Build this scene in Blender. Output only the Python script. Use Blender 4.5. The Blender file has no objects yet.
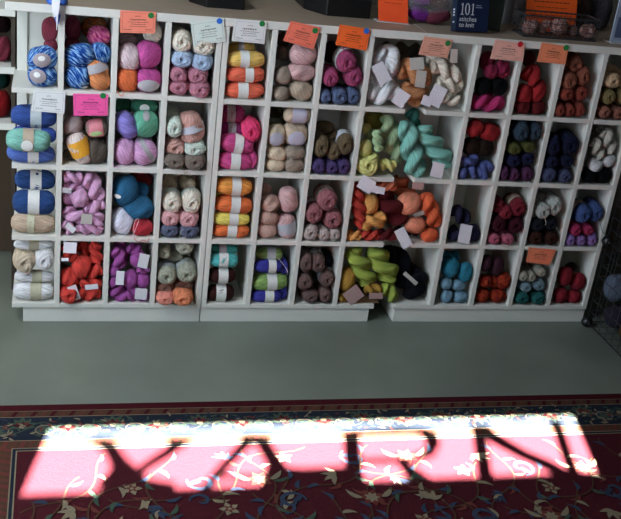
import bpy, bmesh, math, random
import numpy as np
from mathutils import Vector, Matrix
random.seed(7); RNG = np.random.default_rng(7)
SC = bpy.context.scene
COL = SC.collection

# ------------------------------------------------------------------ camera
CAM = np.array([-0.011, -3.4996, 1.8629])
CR = np.array([0.9686, -0.2194, 0.1170]); CU = np.array([-0.0156, 0.4158, 0.9093]); CF = np.array([0.2482, 0.8826, -0.3993])
CR /= np.linalg.norm(CR); CF -= CF.dot(CR) * CR; CF /= np.linalg.norm(CF); CU = np.cross(CR, CF)
FPX = 1010.3; PW, PH = 621, 519
cd = bpy.data.cameras.new('camera'); cam = bpy.data.objects.new('camera', cd); COL.objects.link(cam)
cam.matrix_world = Matrix(((CR[0], CU[0], -CF[0], CAM[0]), (CR[1], CU[1], -CF[1], CAM[1]), (CR[2], CU[2], -CF[2], CAM[2]), (0, 0, 0, 1)))
cd.sensor_width = 36; cd.lens = FPX / PW * 36; cd.clip_start = .02
SC.camera = cam
def ray(u, v): return CF + CR * (u - PW / 2) / FPX - CU * (v - PH / 2) / FPX
def on_y(u, v, y): d = ray(u, v); return CAM + d * ((y - CAM[1]) / d[1])
def on_z(u, v, z): d = ray(u, v); return CAM + d * ((z - CAM[2]) / d[2])
def proj(p):
    d = np.asarray(p, float) - CAM; q = d @ CF
    return np.array([PW / 2 + FPX * (d @ CR) / q, PH / 2 - FPX * (d @ CU) / q])
def px(p): return float((np.asarray(p) - CAM) @ CF) / FPX      # metres per photo pixel at p

# ------------------------------------------------------------------ materials
def hexlin(h):
    h = h.lstrip('#'); o = []
    for k in (0, 2, 4):
        c = int(h[k:k + 2], 16) / 255; o.append(c / 12.92 if c <= .04045 else ((c + .055) / 1.055) ** 2.4)
    return (*o, 1.0)
MATS = {}
def new_mat(name):
    m = bpy.data.materials.new(name); m.use_nodes = True
    nt = m.node_tree; b = nt.nodes['Principled BSDF']
    return m, nt, b
def plain(name, col, rough=.6, var=.0, scale=30, bump=0., metal=0., spec=.5, stretch=(1, 1, 1)):
    if name in MATS: return MATS[name]
    m, nt, b = new_mat(name); c = hexlin(col) if isinstance(col, str) else col
    b.inputs['Roughness'].default_value = rough; b.inputs['Metallic'].default_value = metal
    b.inputs['Specular IOR Level'].default_value = spec
    b.inputs['Base Color'].default_value = c
    if var or bump:
        tc = nt.nodes.new('ShaderNodeTexCoord'); mp = nt.nodes.new('ShaderNodeMapping'); no = nt.nodes.new('ShaderNodeTexNoise')
        mp.inputs['Scale'].default_value = stretch
        no.inputs['Scale'].default_value = scale; no.inputs['Detail'].default_value = 5
        nt.links.new(tc.outputs['Object'], mp.inputs['Vector']); nt.links.new(mp.outputs['Vector'], no.inputs['Vector'])
        if var:
            mx = nt.nodes.new('ShaderNodeMix'); mx.data_type = 'RGBA'
            mx.inputs['A'].default_value = tuple(x * (1 - var) for x in c[:3]) + (1,)
            mx.inputs['B'].default_value = tuple(min(1, x * (1 + var)) for x in c[:3]) + (1,)
            nt.links.new(no.outputs['Fac'], mx.inputs['Factor']); nt.links.new(mx.outputs['Result'], b.inputs['Base Color'])
        if bump:
            bp = nt.nodes.new('ShaderNodeBump'); bp.inputs['Strength'].default_value = bump; bp.inputs['Distance'].default_value = .004
            nt.links.new(no.outputs['Fac'], bp.inputs['Height']); nt.links.new(bp.outputs['Normal'], b.inputs['Normal'])
    MATS[name] = m; return m

def yarn_mat(name, ramp=None):
    """wool: the object's own colour, heathered by a fine noise stretched along the strands; or a dyed variegated ramp"""
    if name in MATS: return MATS[name]
    m, nt, b = new_mat(name)
    b.inputs['Roughness'].default_value = .95; b.inputs['Specular IOR Level'].default_value = .06
    b.inputs['Sheen Weight'].default_value = .02; b.inputs['Sheen Roughness'].default_value = .6
    uv = nt.nodes.new('ShaderNodeUVMap'); mp = nt.nodes.new('ShaderNodeMapping'); no = nt.nodes.new('ShaderNodeTexNoise')
    nt.links.new(uv.outputs['UV'], mp.inputs['Vector']); nt.links.new(mp.outputs['Vector'], no.inputs['Vector'])
    if ramp:
        mp.inputs['Scale'].default_value = (2.4, 15, 1); no.inputs['Scale'].default_value = 2.0; no.inputs['Detail'].default_value = 2
        oi = nt.nodes.new('ShaderNodeObjectInfo'); cm = nt.nodes.new('ShaderNodeCombineXYZ')
        ml = nt.nodes.new('ShaderNodeMath'); ml.operation = 'MULTIPLY'; ml.inputs[1].default_value = 37.0
        nt.links.new(oi.outputs['Random'], ml.inputs[0]); nt.links.new(ml.outputs[0], cm.inputs['X']); nt.links.new(cm.outputs['Vector'], mp.inputs['Location'])
        cr = nt.nodes.new('ShaderNodeValToRGB'); cr.color_ramp.interpolation = 'LINEAR'
        els = cr.color_ramp.elements
        for i, (p, c) in enumerate(ramp):
            e = els[i] if i < 2 else els.new(p)
            e.position = p; e.color = hexlin(c)
        nt.links.new(no.outputs['Fac'], cr.inputs['Fac']); nt.links.new(cr.outputs['Color'], b.inputs['Base Color'])
    else:
        mp.inputs['Scale'].default_value = (2, 26, 1); no.inputs['Scale'].default_value = 1.5; no.inputs['Detail'].default_value = 4
        oi = nt.nodes.new('ShaderNodeObjectInfo'); mr = nt.nodes.new('ShaderNodeMapRange')
        mr.inputs['From Min'].default_value = .3; mr.inputs['From Max'].default_value = .7
        mr.inputs['To Min'].default_value = .58; mr.inputs['To Max'].default_value = 1.32
        sc = nt.nodes.new('ShaderNodeVectorMath'); sc.operation = 'SCALE'
        nt.links.new(no.outputs['Fac'], mr.inputs['Value']); nt.links.new(mr.outputs['Result'], sc.inputs['Scale'])
        nt.links.new(oi.outputs['Color'], sc.inputs[0]); nt.links.new(sc.outputs['Vector'], b.inputs['Base Color'])
    tc = nt.nodes.new('ShaderNodeTexCoord'); n2 = nt.nodes.new('ShaderNodeTexNoise'); n2.inputs['Scale'].default_value = 300; n2.inputs['Detail'].default_value = 4
    bp = nt.nodes.new('ShaderNodeBump'); bp.inputs['Strength'].default_value = .9; bp.inputs['Distance'].default_value = .005
    nt.links.new(tc.outputs['Object'], n2.inputs['Vector']); nt.links.new(n2.outputs['Fac'], bp.inputs['Height']); nt.links.new(bp.outputs['Normal'], b.inputs['Normal'])
    MATS[name] = m; return m
def band_mat(col):
    """printed paper band: paper colour with small grey print marks"""
    name = 'paper_' + col.strip('#')
    if name in MATS: return MATS[name]
    m, nt, b = new_mat(name); b.inputs['Roughness'].default_value = .55
    uv = nt.nodes.new('ShaderNodeUVMap'); mp = nt.nodes.new('ShaderNodeMapping'); mp.inputs['Scale'].default_value = (30, 90, 1)
    no = nt.nodes.new('ShaderNodeTexNoise'); no.inputs['Scale'].default_value = 1; no.inputs['Detail'].default_value = 1
    mr = nt.nodes.new('ShaderNodeMapRange'); mr.inputs['From Min'].default_value = .56; mr.inputs['From Max'].default_value = .66
    mr.inputs['To Max'].default_value = .45
    mx = nt.nodes.new('ShaderNodeMix'); mx.data_type = 'RGBA'; c = hexlin(col)
    mx.inputs['A'].default_value = c; mx.inputs['B'].default_value = tuple(x * .3 for x in c[:3]) + (1,)
    nt.links.new(uv.outputs['UV'], mp.inputs['Vector']); nt.links.new(mp.outputs['Vector'], no.inputs['Vector']); nt.links.new(no.outputs['Fac'], mr.inputs['Value'])
    nt.links.new(mr.outputs['Result'], mx.inputs['Factor']); nt.links.new(mx.outputs['Result'], b.inputs['Base Color'])
    MATS[name] = m; return m
WOOL = yarn_mat('wool')

# ------------------------------------------------------------------ mesh helpers
class MB:
    def __init__(s): s.v = []; s.f = []; s.mi = []
    def add(s, vs, fs, mi=0):
        b = len(s.v); s.v += [tuple(map(float, q)) for q in vs]; s.f += [tuple(b + i for i in f) for f in fs]; s.mi += [mi] * len(fs); return s
    def box(s, x0, x1, y0, y1, z0, z1, mi=0):
        v = [(x, y, z) for z in (z0, z1) for y in (y0, y1) for x in (x0, x1)]
        return s.add(v, [(0, 2, 3, 1), (4, 5, 7, 6), (0, 1, 5, 4), (2, 6, 7, 3), (0, 4, 6, 2), (1, 3, 7, 5)], mi)
    def prism(s, pts, off, mi=0):           # closed polygon pts (3d) swept by off
        n = len(pts); off = np.asarray(off, float); P = [np.asarray(p, float) for p in pts]
        return s.add(P + [p + off for p in P], [tuple(range(n - 1, -1, -1)), tuple(range(n, 2 * n))] + [(i, (i + 1) % n, n + (i + 1) % n, n + i) for i in range(n)], mi)
    def tube(s, pts, r, n=8, mi=0, cap=True):
        P = [np.asarray(p, float) for p in pts]; N = len(P); rings = []
        rr = r if hasattr(r, '__len__') else [r] * N
        up = np.array([.13, .21, .97])
        for i in range(N):
            t = P[min(i + 1, N - 1)] - P[max(i - 1, 0)]; t /= np.linalg.norm(t) + 1e-12
            a = np.cross(t, up)
            if np.linalg.norm(a) < .15: a = np.cross(t, [1., .1, 0])
            a /= np.linalg.norm(a); b = np.cross(t, a)
            rings += [P[i] + rr[i] * (a * math.cos(2 * math.pi * k / n) + b * math.sin(2 * math.pi * k / n)) for k in range(n)]
        fs = [(i * n + k, i * n + (k + 1) % n, (i + 1) * n + (k + 1) % n, (i + 1) * n + k) for i in range(N - 1) for k in range(n)]
        if cap: fs += [tuple(range(n - 1, -1, -1)), tuple((N - 1) * n + k for k in range(n))]
        return s.add(rings, fs, mi)
    def lathe(s, prof, c=(0, 0, 0), n=16, mi=0):   # prof [(r,z)], about +z
        c = np.asarray(c, float); vs = [c + (r * math.cos(2 * math.pi * k / n), r * math.sin(2 * math.pi * k / n), z) for r, z in prof for k in range(n)]
        N = len(prof)
        fs = [(i * n + k, i * n + (k + 1) % n, (i + 1) * n + (k + 1) % n, (i + 1) * n + k) for i in range(N - 1) for k in range(n)]
        fs += [tuple(range(n - 1, -1, -1)), tuple((N - 1) * n + k for k in range(n))]
        return s.add(vs, fs, mi)
    def obj(s, name, mats, parent=None, smooth=False, bevel=0, loc=None, M=None):
        me = bpy.data.meshes.new(name); me.from_pydata(s.v, [], s.f); me.update()
        for m in (mats if isinstance(mats, (list, tuple)) else [mats]): me.materials.append(m)
        me.polygons.foreach_set('material_index', s.mi)
        if smooth: me.polygons.foreach_set('use_smooth', [True] * len(me.polygons))
        o = bpy.data.objects.new(name, me); COL.objects.link(o)
        if bevel:
            bm = o.modifiers.new('bevel', 'BEVEL'); bm.width = bevel; bm.segments = 2; bm.limit_method = 'ANGLE'
        place(o, parent, loc, M); return o
def place(o, parent=None, loc=None, M=None):
    mw = M if M is not None else Matrix.Translation(Vector(loc if loc is not None else (0, 0, 0)))
    if parent is not None:
        o.parent = parent; o.matrix_parent_inverse = Matrix.Identity(4)
        o.matrix_basis = PM[parent.name].inverted() @ mw
        PM[o.name] = mw
    else:
        o.matrix_basis = mw; PM[o.name] = mw
PM = {}
def empty(name, loc=(0, 0, 0), M=None):
    o = bpy.data.objects.new(name, None); COL.objects.link(o); o.empty_display_size = .05; place(o, None, loc, M); return o
def tag(o, label, cat, group=None):
    n = len(label.replace(',', ' ').split())
    if n > 16 or n < 4: print('LABEL LENGTH', n, label)
    o['label'] = label; o['category'] = cat
    if group: o['group'] = group
    return o
def struct(o): o['kind'] = 'structure'; return o
def rel(pts, loc): return [np.asarray(p) - np.asarray(loc) for p in pts]

# ------------------------------------------------------------------ shared materials
PAINT = plain('cream_paint', '#d8d7cf', .5, .05, 9, .08)
PAINT_IN = PAINT
COUNTER = plain('worn_countertop', '#a99886', .55, .12, 14, .1, stretch=(.4, 2, 2))
PAPER = plain('card_white', '#e4e6e2', .6, .03, 20)
BLACKP = plain('black_plastic', '#0b0b0d', .4)
INK = plain('ink', '#3a3336', .7)
STEEL = plain('black_wire', '#4a4a4e', .35, metal=.6)

# ------------------------------------------------------------------ the setting
def floor_mat():
    m, nt, b = new_mat('painted_floor')
    b.inputs['Roughness'].default_value = .42
    tc = nt.nodes.new('ShaderNodeTexCoord'); n1 = nt.nodes.new('ShaderNodeTexNoise'); n1.inputs['Scale'].default_value = 2.2; n1.inputs['Detail'].default_value = 6
    mp = nt.nodes.new('ShaderNodeMapping'); mp.inputs['Scale'].default_value = (1.5, 9, 1)
    n2 = nt.nodes.new('ShaderNodeTexNoise'); n2.inputs['Scale'].default_value = 9; n2.inputs['Detail'].default_value = 8
    r = nt.nodes.new('ShaderNodeValToRGB'); e = r.color_ramp.elements
    e[0].position = .3; e[0].color = hexlin('#636a61'); e[1].position = .72; e[1].color = hexlin('#767e73')
    r2 = nt.nodes.new('ShaderNodeMapRange'); r2.inputs['From Min'].default_value = .70; r2.inputs['From Max'].default_value = .76; r2.inputs['To Max'].default_value = .5
    mx = nt.nodes.new('ShaderNodeMix'); mx.data_type = 'RGBA'; mx.inputs['B'].default_value = hexlin('#3c423b')
    nt.links.new(tc.outputs['Object'], n1.inputs['Vector']); nt.links.new(tc.outputs['Object'], mp.inputs['Vector']); nt.links.new(mp.outputs['Vector'], n2.inputs['Vector'])
    nt.links.new(n1.outputs['Fac'], r.inputs['Fac']); nt.links.new(n2.outputs['Fac'], r2.inputs['Value'])
    nt.links.new(r.outputs['Color'], mx.inputs['A']); nt.links.new(r2.outputs['Result'], mx.inputs['Factor']); nt.links.new(mx.outputs['Result'], b.inputs['Base Color'])
    bp = nt.nodes.new('ShaderNodeBump'); bp.inputs['Strength'].default_value = .06; nt.links.new(n2.outputs['Fac'], bp.inputs['Height']); nt.links.new(bp.outputs['Normal'], b.inputs['Normal'])
    return m
X0, X1, YB, YF, ZC = -1.42, 4.6, .78, -4.5, 2.75
WALLM = plain('wall_paint', '#6f675c', .8, .04, 6, .05); DARKW = plain('brown_panelling', '#4b3b2c', .7, .15, 5, .1, stretch=(6, 1, 1))
struct(MB().box(X0 - .2, X1 + .2, YF - .2, YB + .2, -.1, 0).obj('floor', floor_mat()))
struct(MB().box(X0 - .2, X1 + .2, YF - .2, YB + .2, ZC, ZC + .1).obj('ceiling', plain('ceiling_white', '#8b8780', .9)))
struct(MB().box(X0 - .2, X1 + .2, YB, YB + .15, 0, ZC).obj('wall_back', plain('back_wall_paint', '#6f695f', .8, .05, 6)))
struct(MB().box(X1, X1 + .15, YF, YB, 0, ZC).obj('wall_right', WALLM))
def wall_with_holes(name, axis, a0, a1, c0, c1, holes, mat):
    """grid of boxes around rectangular holes (a0,a1,z0,z1); axis 'x' = wall along x (thickness in y)"""
    xs = sorted({a0, a1, *[h[0] for h in holes], *[h[1] for h in holes]}); zs = sorted({0, ZC, *[h[2] for h in holes], *[h[3] for h in holes]})
    mb = MB()
    for i in range(len(xs) - 1):
        for k in range(len(zs) - 1):
            cx, cz = (xs[i] + xs[i + 1]) / 2, (zs[k] + zs[k + 1]) / 2
            if any(h[0] < cx < h[1] and h[2] < cz < h[3] for h in holes): continue
            if axis == 'x': mb.box(xs[i], xs[i + 1], c0, c1, zs[k], zs[k + 1])
            else: mb.box(c0, c1, xs[i], xs[i + 1], zs[k], zs[k + 1])
    return struct(mb.obj(name, mat))
# sun direction: the patch on the rug is the transom pane thrown in by the sun
ELEV = math.radians(30.0); K = .235                       # K: sideways run of the beam per metre into the room
hx, hy = K / math.hypot(K, 1), 1 / math.hypot(K, 1)
SUN = np.array([hx * math.cos(ELEV), hy * math.cos(ELEV), -math.sin(ELEV)])
def to_window(u, v, y=YF - .01):                           # point of the window plane whose sunbeam meets the floor at this spot of the rug
    p = on_z(u, v, .012); t = (y - p[1]) / SUN[1]; return p + SUN * t
PATCH = ((55, 424), (571.5, 410.5), (598, 477.5), (15.5, 504.5)); WO, WI = YF - .03, YF + .01
qo = [to_window(*c, WO) for c in PATCH]; qi = [to_window(*c, WI) for c in PATCH]
tx0, tx1 = (qo[0][0] + qo[3][0]) / 2, (qi[1][0] + qi[2][0]) / 2
tz1, tz0 = (qi[0][2] + qi[1][2]) / 2, (qo[2][2] + qo[3][2]) / 2
wall_with_holes('wall_front', 'x', X0, X1, WO, WI, [(tx0, tx1, tz0, tz1)], WALLM)
side = (-2.3, -.9, .55, 2.5)
wall_with_holes('wall_left', 'y', YF, YB, X0 - .12, X0, [side], WALLM)
def glass():
    m, nt, b = new_mat('window_glass'); nt.nodes.remove(b); out = nt.nodes['Material Output']
    t = nt.nodes.new('ShaderNodeBsdfTransparent'); g = nt.nodes.new('ShaderNodeBsdfGlossy'); g.inputs['Roughness'].default_value = .02
    mx = nt.nodes.new('ShaderNodeMixShader'); mx.inputs[0].default_value = .05
    nt.links.new(t.outputs[0], mx.inputs[1]); nt.links.new(g.outputs[0], mx.inputs[2]); nt.links.new(mx.outputs[0], out.inputs['Surface']); return m
GL = glass()
struct(MB().box(tx0 - .02, tx1 + .02, YF - .018, YF - .015, tz0 - .02, tz1 + .02).obj('window_1', GL))
struct(MB().box(X0 - .06, X0 - .056, side[0], side[1], side[2], side[3]).obj('window_2', GL))

# letters of the shop sign on the transom pane (their shadows lie on the rug)
SIGN_INK = plain('sign_lettering', '#16121a', .5)
LET = {
 'Y': [[(87, 437.5), (113, 439), (128, 459.5), (141, 471), (149, 479), (176, 483.5), (171, 499.5), (122, 500.5), (103, 495), (96.5, 484), (104, 478), (111, 470), (105, 455)],
       [(167, 437.5), (196, 438.5), (172, 456), (150, 469), (141, 474), (134, 470), (150, 459), (168, 447)]],
 'A': [[(243.5, 434.5), (271, 436), (271, 443), (288, 467.5), (303, 468.5), (303, 505), (259, 505), (261.5, 479), (267.5, 467), (257, 446.5), (251, 446), (203, 495), (194, 496), (219, 466), (239, 444)],
       [(217, 474.5), (264, 476.5), (263, 480.5), (212, 479.5)]],
 'R': [[(303, 468.5), (345, 466.5), (342.5, 431.5), (359, 430), (360, 434), (362, 461), (366.5, 490), (366, 500), (303, 505)],
       [(359, 430.5), (400, 427), (428, 428.5), (437.5, 433), (441, 444), (434.5, 457), (418, 462), (399, 463), (362, 464.5), (361.5, 459.5), (411, 457), (423, 452.5), (427, 445), (423, 437), (412, 433.5), (359.5, 435.5)],
       [(396, 461.5), (404, 460.5), (440, 484), (442, 491), (420, 492), (408, 479)]],
 'N': [[(469, 425.5), (489, 425), (494.5, 432), (527, 451), (551, 461), (566.5, 469.5), (552, 427), (549, 421), (561.5, 420.5), (563.5, 426), (580, 475), (581, 484), (566, 485), (557, 475.5), (519, 458), (487.5, 441), (494, 481.5), (494, 490), (479, 491), (479, 484), (472.5, 431)]],
}
for L, polys in LET.items():
    mb = MB(); cc = np.mean([to_window(*p) for p in polys[0]], axis=0); cc[1] = YF - .010
    for pl in polys: mb.prism([to_window(*p) - cc for p in pl], (0, .006, 0))
    o = mb.obj('sign_letter', SIGN_INK, loc=cc); tag(o, 'dark capital %s painted on the shop transom window above the entrance' % L, 'sign letter')

# ------------------------------------------------------------------ shelving
FZ = dict(s4=.0815, s3=.3559, s2=.6308, s1=.9044, tb=1.1636, tt=1.1929)
T = .0197; DEP = .25; ST = .018
LX = [None, 0, .1785, .357, .5355, .7306, .9091, 1.0876]
RX = [1.5043, 1.6801, 1.8559, 2.0318, 2.2076]
def bookcase(label, xs, x0, x1, b0, b1, back0, back1, x_in0=None):
    e = empty('shelf_unit', ((x0 + x1) / 2, .12, 0)); tag(e, label, 'shelf unit', 'painted cubby shelf units'); o0 = np.array([(x0 + x1) / 2, .12, 0])
    def bx(name, a, b, c, d, f, g, bev=.0012):
        mb = MB().box(a - o0[0], b - o0[0], c - .12, d - .12, f, g); return mb.obj(name, PAINT, e, bevel=bev, loc=o0)
    for k in ('s1', 's2', 's3', 's4'):
        bx('shelf', x0, x1, .0006, DEP - .001, FZ[k] - ST, FZ[k])
    for x in xs: bx('divider', x, x + T, 0, DEP - .0015, FZ['s4'] - ST + .0004, FZ['tb'])
    bx('back_panel', back0, back1, DEP, DEP + .01, .02, FZ['tb'])
    bx('plinth', b0, b1, .008, DEP - .02, 0, FZ['s4'] - ST - .0005)
    return e
ua = bookcase('white cubby shelf unit, leftmost, with an open end column of blue skeins', [LX[1], LX[2], LX[3], LX[4]], -.152, .5542, -.112, .5542, -.138, .5545)
MB().box(-.143 - .2011, -.108 - .2011, DEP - .012 - .12, DEP + .012 - .12, 0, FZ['tb']).obj('corner_post', PAINT, ua, bevel=.001, loc=(.2011, .12, 0))
bookcase('white cubby shelf unit in the middle, beginning at the yellow and orange skeins', [.5578, LX[5], LX[6], LX[7]], .5578, 1.265, .5578, 1.249, .5578, 1.300)
bookcase('white cubby shelf unit on the right beside the black wire rack', RX, 1.347, 2.2273, 1.358, 2.2273, 1.3015, 2.2275)
ct = MB(); ct.box(-.173, 1.302, 0, .50, FZ['tb'] + .0005, FZ['tt']); ct.box(1.3035, 2.36, 0, .50, FZ['tb'] + .0005, FZ['tt'])
o = ct.obj('countertop', [COUNTER, PAINT], bevel=.0015); tag(o, 'long worn grey countertop with a cream front edge over all the cubbies', 'countertop')
for p in o.data.polygons:
    if abs(p.normal.y) > .5 or abs(p.normal.x) > .5 or p.normal.z < -.5: p.material_index = 1

# the neighbouring unit at the far left
e = empty('wall_shelf', (-.68, .42, 0)); tag(e, 'dim cream shelf unit at far left behind the blue skeins', 'shelf unit')
for z in (1.088, .879, .666): MB().box(-.7, .530, -.15, .25, z, z + .025).obj('shelf', PAINT, e, bevel=.001, loc=(-.68, .42, 0))
MB().box(-.7, .53, .23, .25, .001, 1.09).obj('back_panel', DARKW, e, loc=(-.68, .42, 0))
for x in (-.7, .515): MB().box(x, x + .014, -.14, .25, 0, 1.09).obj('side_panel', plain('dark_side', '#3b3026', .7), e, loc=(-.68, .42, 0))
# ------------------------------------------------------------------ yarn geometry
def grid_mesh(name, V, UV, closed_v=True, mat=None):
    """V: (n,m,3) grid, wraps along m. adds caps via pole fan when first/last rings are points"""
    n, m = V.shape[:2]
    vs = V.reshape(-1, 3)
    i = np.arange(n - 1)[:, None]; k = np.arange(m if closed_v else m - 1)[None, :]; k2 = (k + 1) % m
    F = np.stack([i * m + k, i * m + k2, (i + 1) * m + k2, (i + 1) * m + k], -1).reshape(-1, 4)
    return vs, F, UV
def build_np(name, parts, mat, parent=None, M=None, color=None, smooth=True):
    """parts: list of (verts, quads, uv-per-vertex(k,2))"""
    VS, FS, UVS, b = [], [], [], 0
    for v, f, uv in parts:
        VS.append(v); FS.append(f + b); UVS.append(uv); b += len(v)
    v = np.concatenate(VS); f = np.concatenate(FS); uv = np.concatenate(UVS)
    me = bpy.data.meshes.new(name)
    me.vertices.add(len(v)); me.vertices.foreach_set('co', v.astype(np.float32).ravel())
    me.loops.add(f.size); me.loops.foreach_set('vertex_index', f.astype(np.int32).ravel())
    me.polygons.add(len(f)); me.polygons.foreach_set('loop_start', np.arange(0, f.size, 4, dtype=np.int32))
    me.update(calc_edges=True)
    ul = me.uv_layers.new(name='UVMap'); ul.data.foreach_set('uv', uv[f.ravel()].astype(np.float32).ravel())
    me.polygons.foreach_set('use_smooth', np.full(len(f), bool(smooth)))
    me.materials.append(mat)
    o = bpy.data.objects.new(name, me); COL.objects.link(o)
    if color is not None: o.color = color
    place(o, parent, None, M if M is not None else Matrix.Identity(4)); return o
def lump(shape_seed, th, s, amp):
    r = np.random.default_rng(shape_seed); d = np.zeros_like(th)
    for _ in range(5):
        a = r.integers(1, 4); b = r.uniform(.5, 2.2); d += r.normal() * np.sin(a * th + b * s * 3 + r.uniform(0, 6.28))
    return 1 + amp * d / 2.2
def barrel(L, ry, rz, n_exp, seed, strands=15, twist=1.2, amp=.035, lumps=.045, n=36, m=88, dimple=0., cross=True):
    """solid of revolution about x, half length L, radii ry rz: wound yarn with strand ridges"""
    ph = np.linspace(-math.pi / 2, math.pi / 2, n)[:, None] * np.ones((1, m)); th = np.linspace(0, 2 * math.pi, m, endpoint=False)[None, :] * np.ones((n, 1))
    cx = np.sign(np.sin(ph)) * np.abs(np.sin(ph)) ** (2 / n_exp); cr = np.abs(np.cos(ph)) ** (2 / n_exp)
    r = np.random.default_rng(seed); p0 = r.uniform(0, 6.28)
    tw = twist * (1 if r.random() < .5 else -1)
    ridg = np.abs(np.sin(strands * .5 * (th + tw * cx + .25 * np.sin(2 * th + p0)))) ** .7
    if cross:
        msk = 1 / (1 + np.exp(-6 * np.sin(th + 1.3 * cx + p0)))
        r2 = np.abs(np.sin(strands * .5 * (th - tw * 1.3 * cx + p0))) ** .7
        ridg = ridg * msk + r2 * (1 - msk)
    k = (1 + amp * (ridg - .6)) * lump(seed, th, cx, lumps)
    x = L * cx * (1 + .3 * (k - 1)); y = ry * cr * np.cos(th) * k; z = rz * cr * np.sin(th) * k
    if dimple:
        d = np.exp(-(cr / .28) ** 2) * dimple
        x = x - np.sign(cx) * d * (np.cos(ph) < .9)
    V = np.stack([x, y, z], -1); UV = np.stack([(cx + tw * 0) * .5 + .5, (th + tw * cx) / (2 * math.pi)], -1).reshape(-1, 2)
    return grid_mesh('b', V, UV)
def endball(L, rx, rz, seed, n=44, m=54):
    """pull skein seen from its wound end: axis along y, front end at -y, concentric swirl with a centre hole"""
    ph = np.linspace(0, 1, n)[:, None] * np.ones((1, m)); th = np.linspace(0, 2 * math.pi, m, endpoint=False)[None, :] * np.ones((n, 1))
    a = -math.pi / 2 + ph ** 1.0 * math.pi
    ne = 3.5
    cy = np.sign(np.sin(a)) * np.abs(np.sin(a)) ** (2 / ne); cr = np.abs(np.cos(a)) ** (2 / ne)
    r = np.random.default_rng(seed); p0 = r.uniform(0, 6.28); sg = 1 if r.random() < .5 else -1
    front = 1 / (1 + np.exp((cy + .45) * 9))
    swirl = np.abs(np.sin(7.5 * cr + sg * th * 1.0 + .7 * np.sin(3 * th + p0)))
    arms = np.abs(np.sin(5 * th + sg * 6 * cr + p0))
    side_r = np.abs(np.sin(9 * (th + .5 * sg * cy) + p0)) ** .7
    lm = lump(seed, th, cy, .05)
    k = (1 + .08 * (side_r - .5) * (1 - front)) * lm
    y = L * cy - front * (.11 * min(rx, rz) * swirl + .06 * min(rx, rz) * arms * (cr > .25))
    y = y + front * np.exp(-(cr / .16) ** 2) * .32 * min(rx, rz)
    V = np.stack([rx * cr * k * np.cos(th), y, rz * cr * k * np.sin(th)], -1)
    UV = np.stack([cy * .5 + .5, th / (2 * math.pi) + .4 * cr], -1).reshape(-1, 2)
    return grid_mesh('e', V, UV)
def hank(L, ry, rz, seed, n=46, m=34):
    """twisted hank along x: two plies wound round each other, each ridged by its strands"""
    r = np.random.default_rng(seed); ratio = 2 * L / (2 * rz); turns = max(.6, .58 * ratio); p0 = r.uniform(0, 3.14); out = []
    sg = 1 if r.random() < .6 else -1
    for ply in (0, 1):
        t = np.linspace(0, 1, n)[:, None] * np.ones((1, m)); u = t * 2 - 1; th = np.linspace(0, 2 * math.pi, m, endpoint=False)[None, :] * np.ones((n, 1))
        ang = sg * turns * math.pi * u + p0 + ply * math.pi
        taper = np.clip(1 - np.abs(u) ** 4.5, 0, 1) ** .5; cen = np.clip(1 - np.abs(u) ** 7, 0, 1)
        pr = .60 * taper; co = .42 * cen
        tube = pr * (1 + .12 * (np.abs(np.sin(6 * (th + 2.2 * u))) ** .7 - .6)) * lump(seed + ply, th, u, .05)
        x = L * u * .97 + 0 * th
        y = ry * (co * np.cos(ang) + tube * np.cos(th)); z = rz * (co * np.sin(ang) + tube * np.sin(th))
        V = np.stack([x, y, z], -1); UV = np.stack([t, th / 6.2832 + .35 * u], -1).reshape(-1, 2)
        out.append(grid_mesh('h', V, UV))
    return out
def ring_band(L, ry, rz, n_exp, c, hw, m=40, off=.0012):
    xs = np.clip(np.linspace(c - hw, c + hw, 7), -.97, .97)
    s = xs; cr = (1 - np.abs(s) ** n_exp) ** (1 / n_exp)
    cr = cr * (1 - .03 * np.exp(-((xs - c) / (hw * .5 + 1e-6)) ** 2))
    th = np.linspace(0, 2 * math.pi, m, endpoint=False)
    V = np.stack([(xs * L)[:, None] * np.ones((1, m)), ((ry * 1.045 + off) * cr)[:, None] * np.cos(th)[None], ((rz * 1.045 + off) * cr)[:, None] * np.sin(th)[None]], -1)
    UV = np.stack([(xs[:, None] * L * 12) * np.ones((1, m)), (th / 6.2832)[None] * np.ones((7, 1))], -1).reshape(-1, 2)
    return grid_mesh('band', V, UV)
def front_label(L, ry, rz, n_exp, cx, cz, hw, hh, m=26, n=8):
    """oval paper label lying on the side that faces the room (-y of the local frame)"""
    rr = np.linspace(.001, 1, n)[:, None]; th = np.linspace(0, 2 * math.pi, m, endpoint=False)[None, :]
    x = cx + hw * rr * np.cos(th); z = cz + hh * rr * np.sin(th)
    q = np.clip(1 - np.abs(x) ** n_exp - np.abs(z) ** n_exp, .0, 1) ** (1 / n_exp)
    V = np.stack([x * L * 1.03, -ry * q * 1.05 - .0015, z * rz * 1.03], -1); UV = np.stack([x * L * 12, z * .3], -1).reshape(-1, 2)
    return grid_mesh('lab', V, UV)

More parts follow.
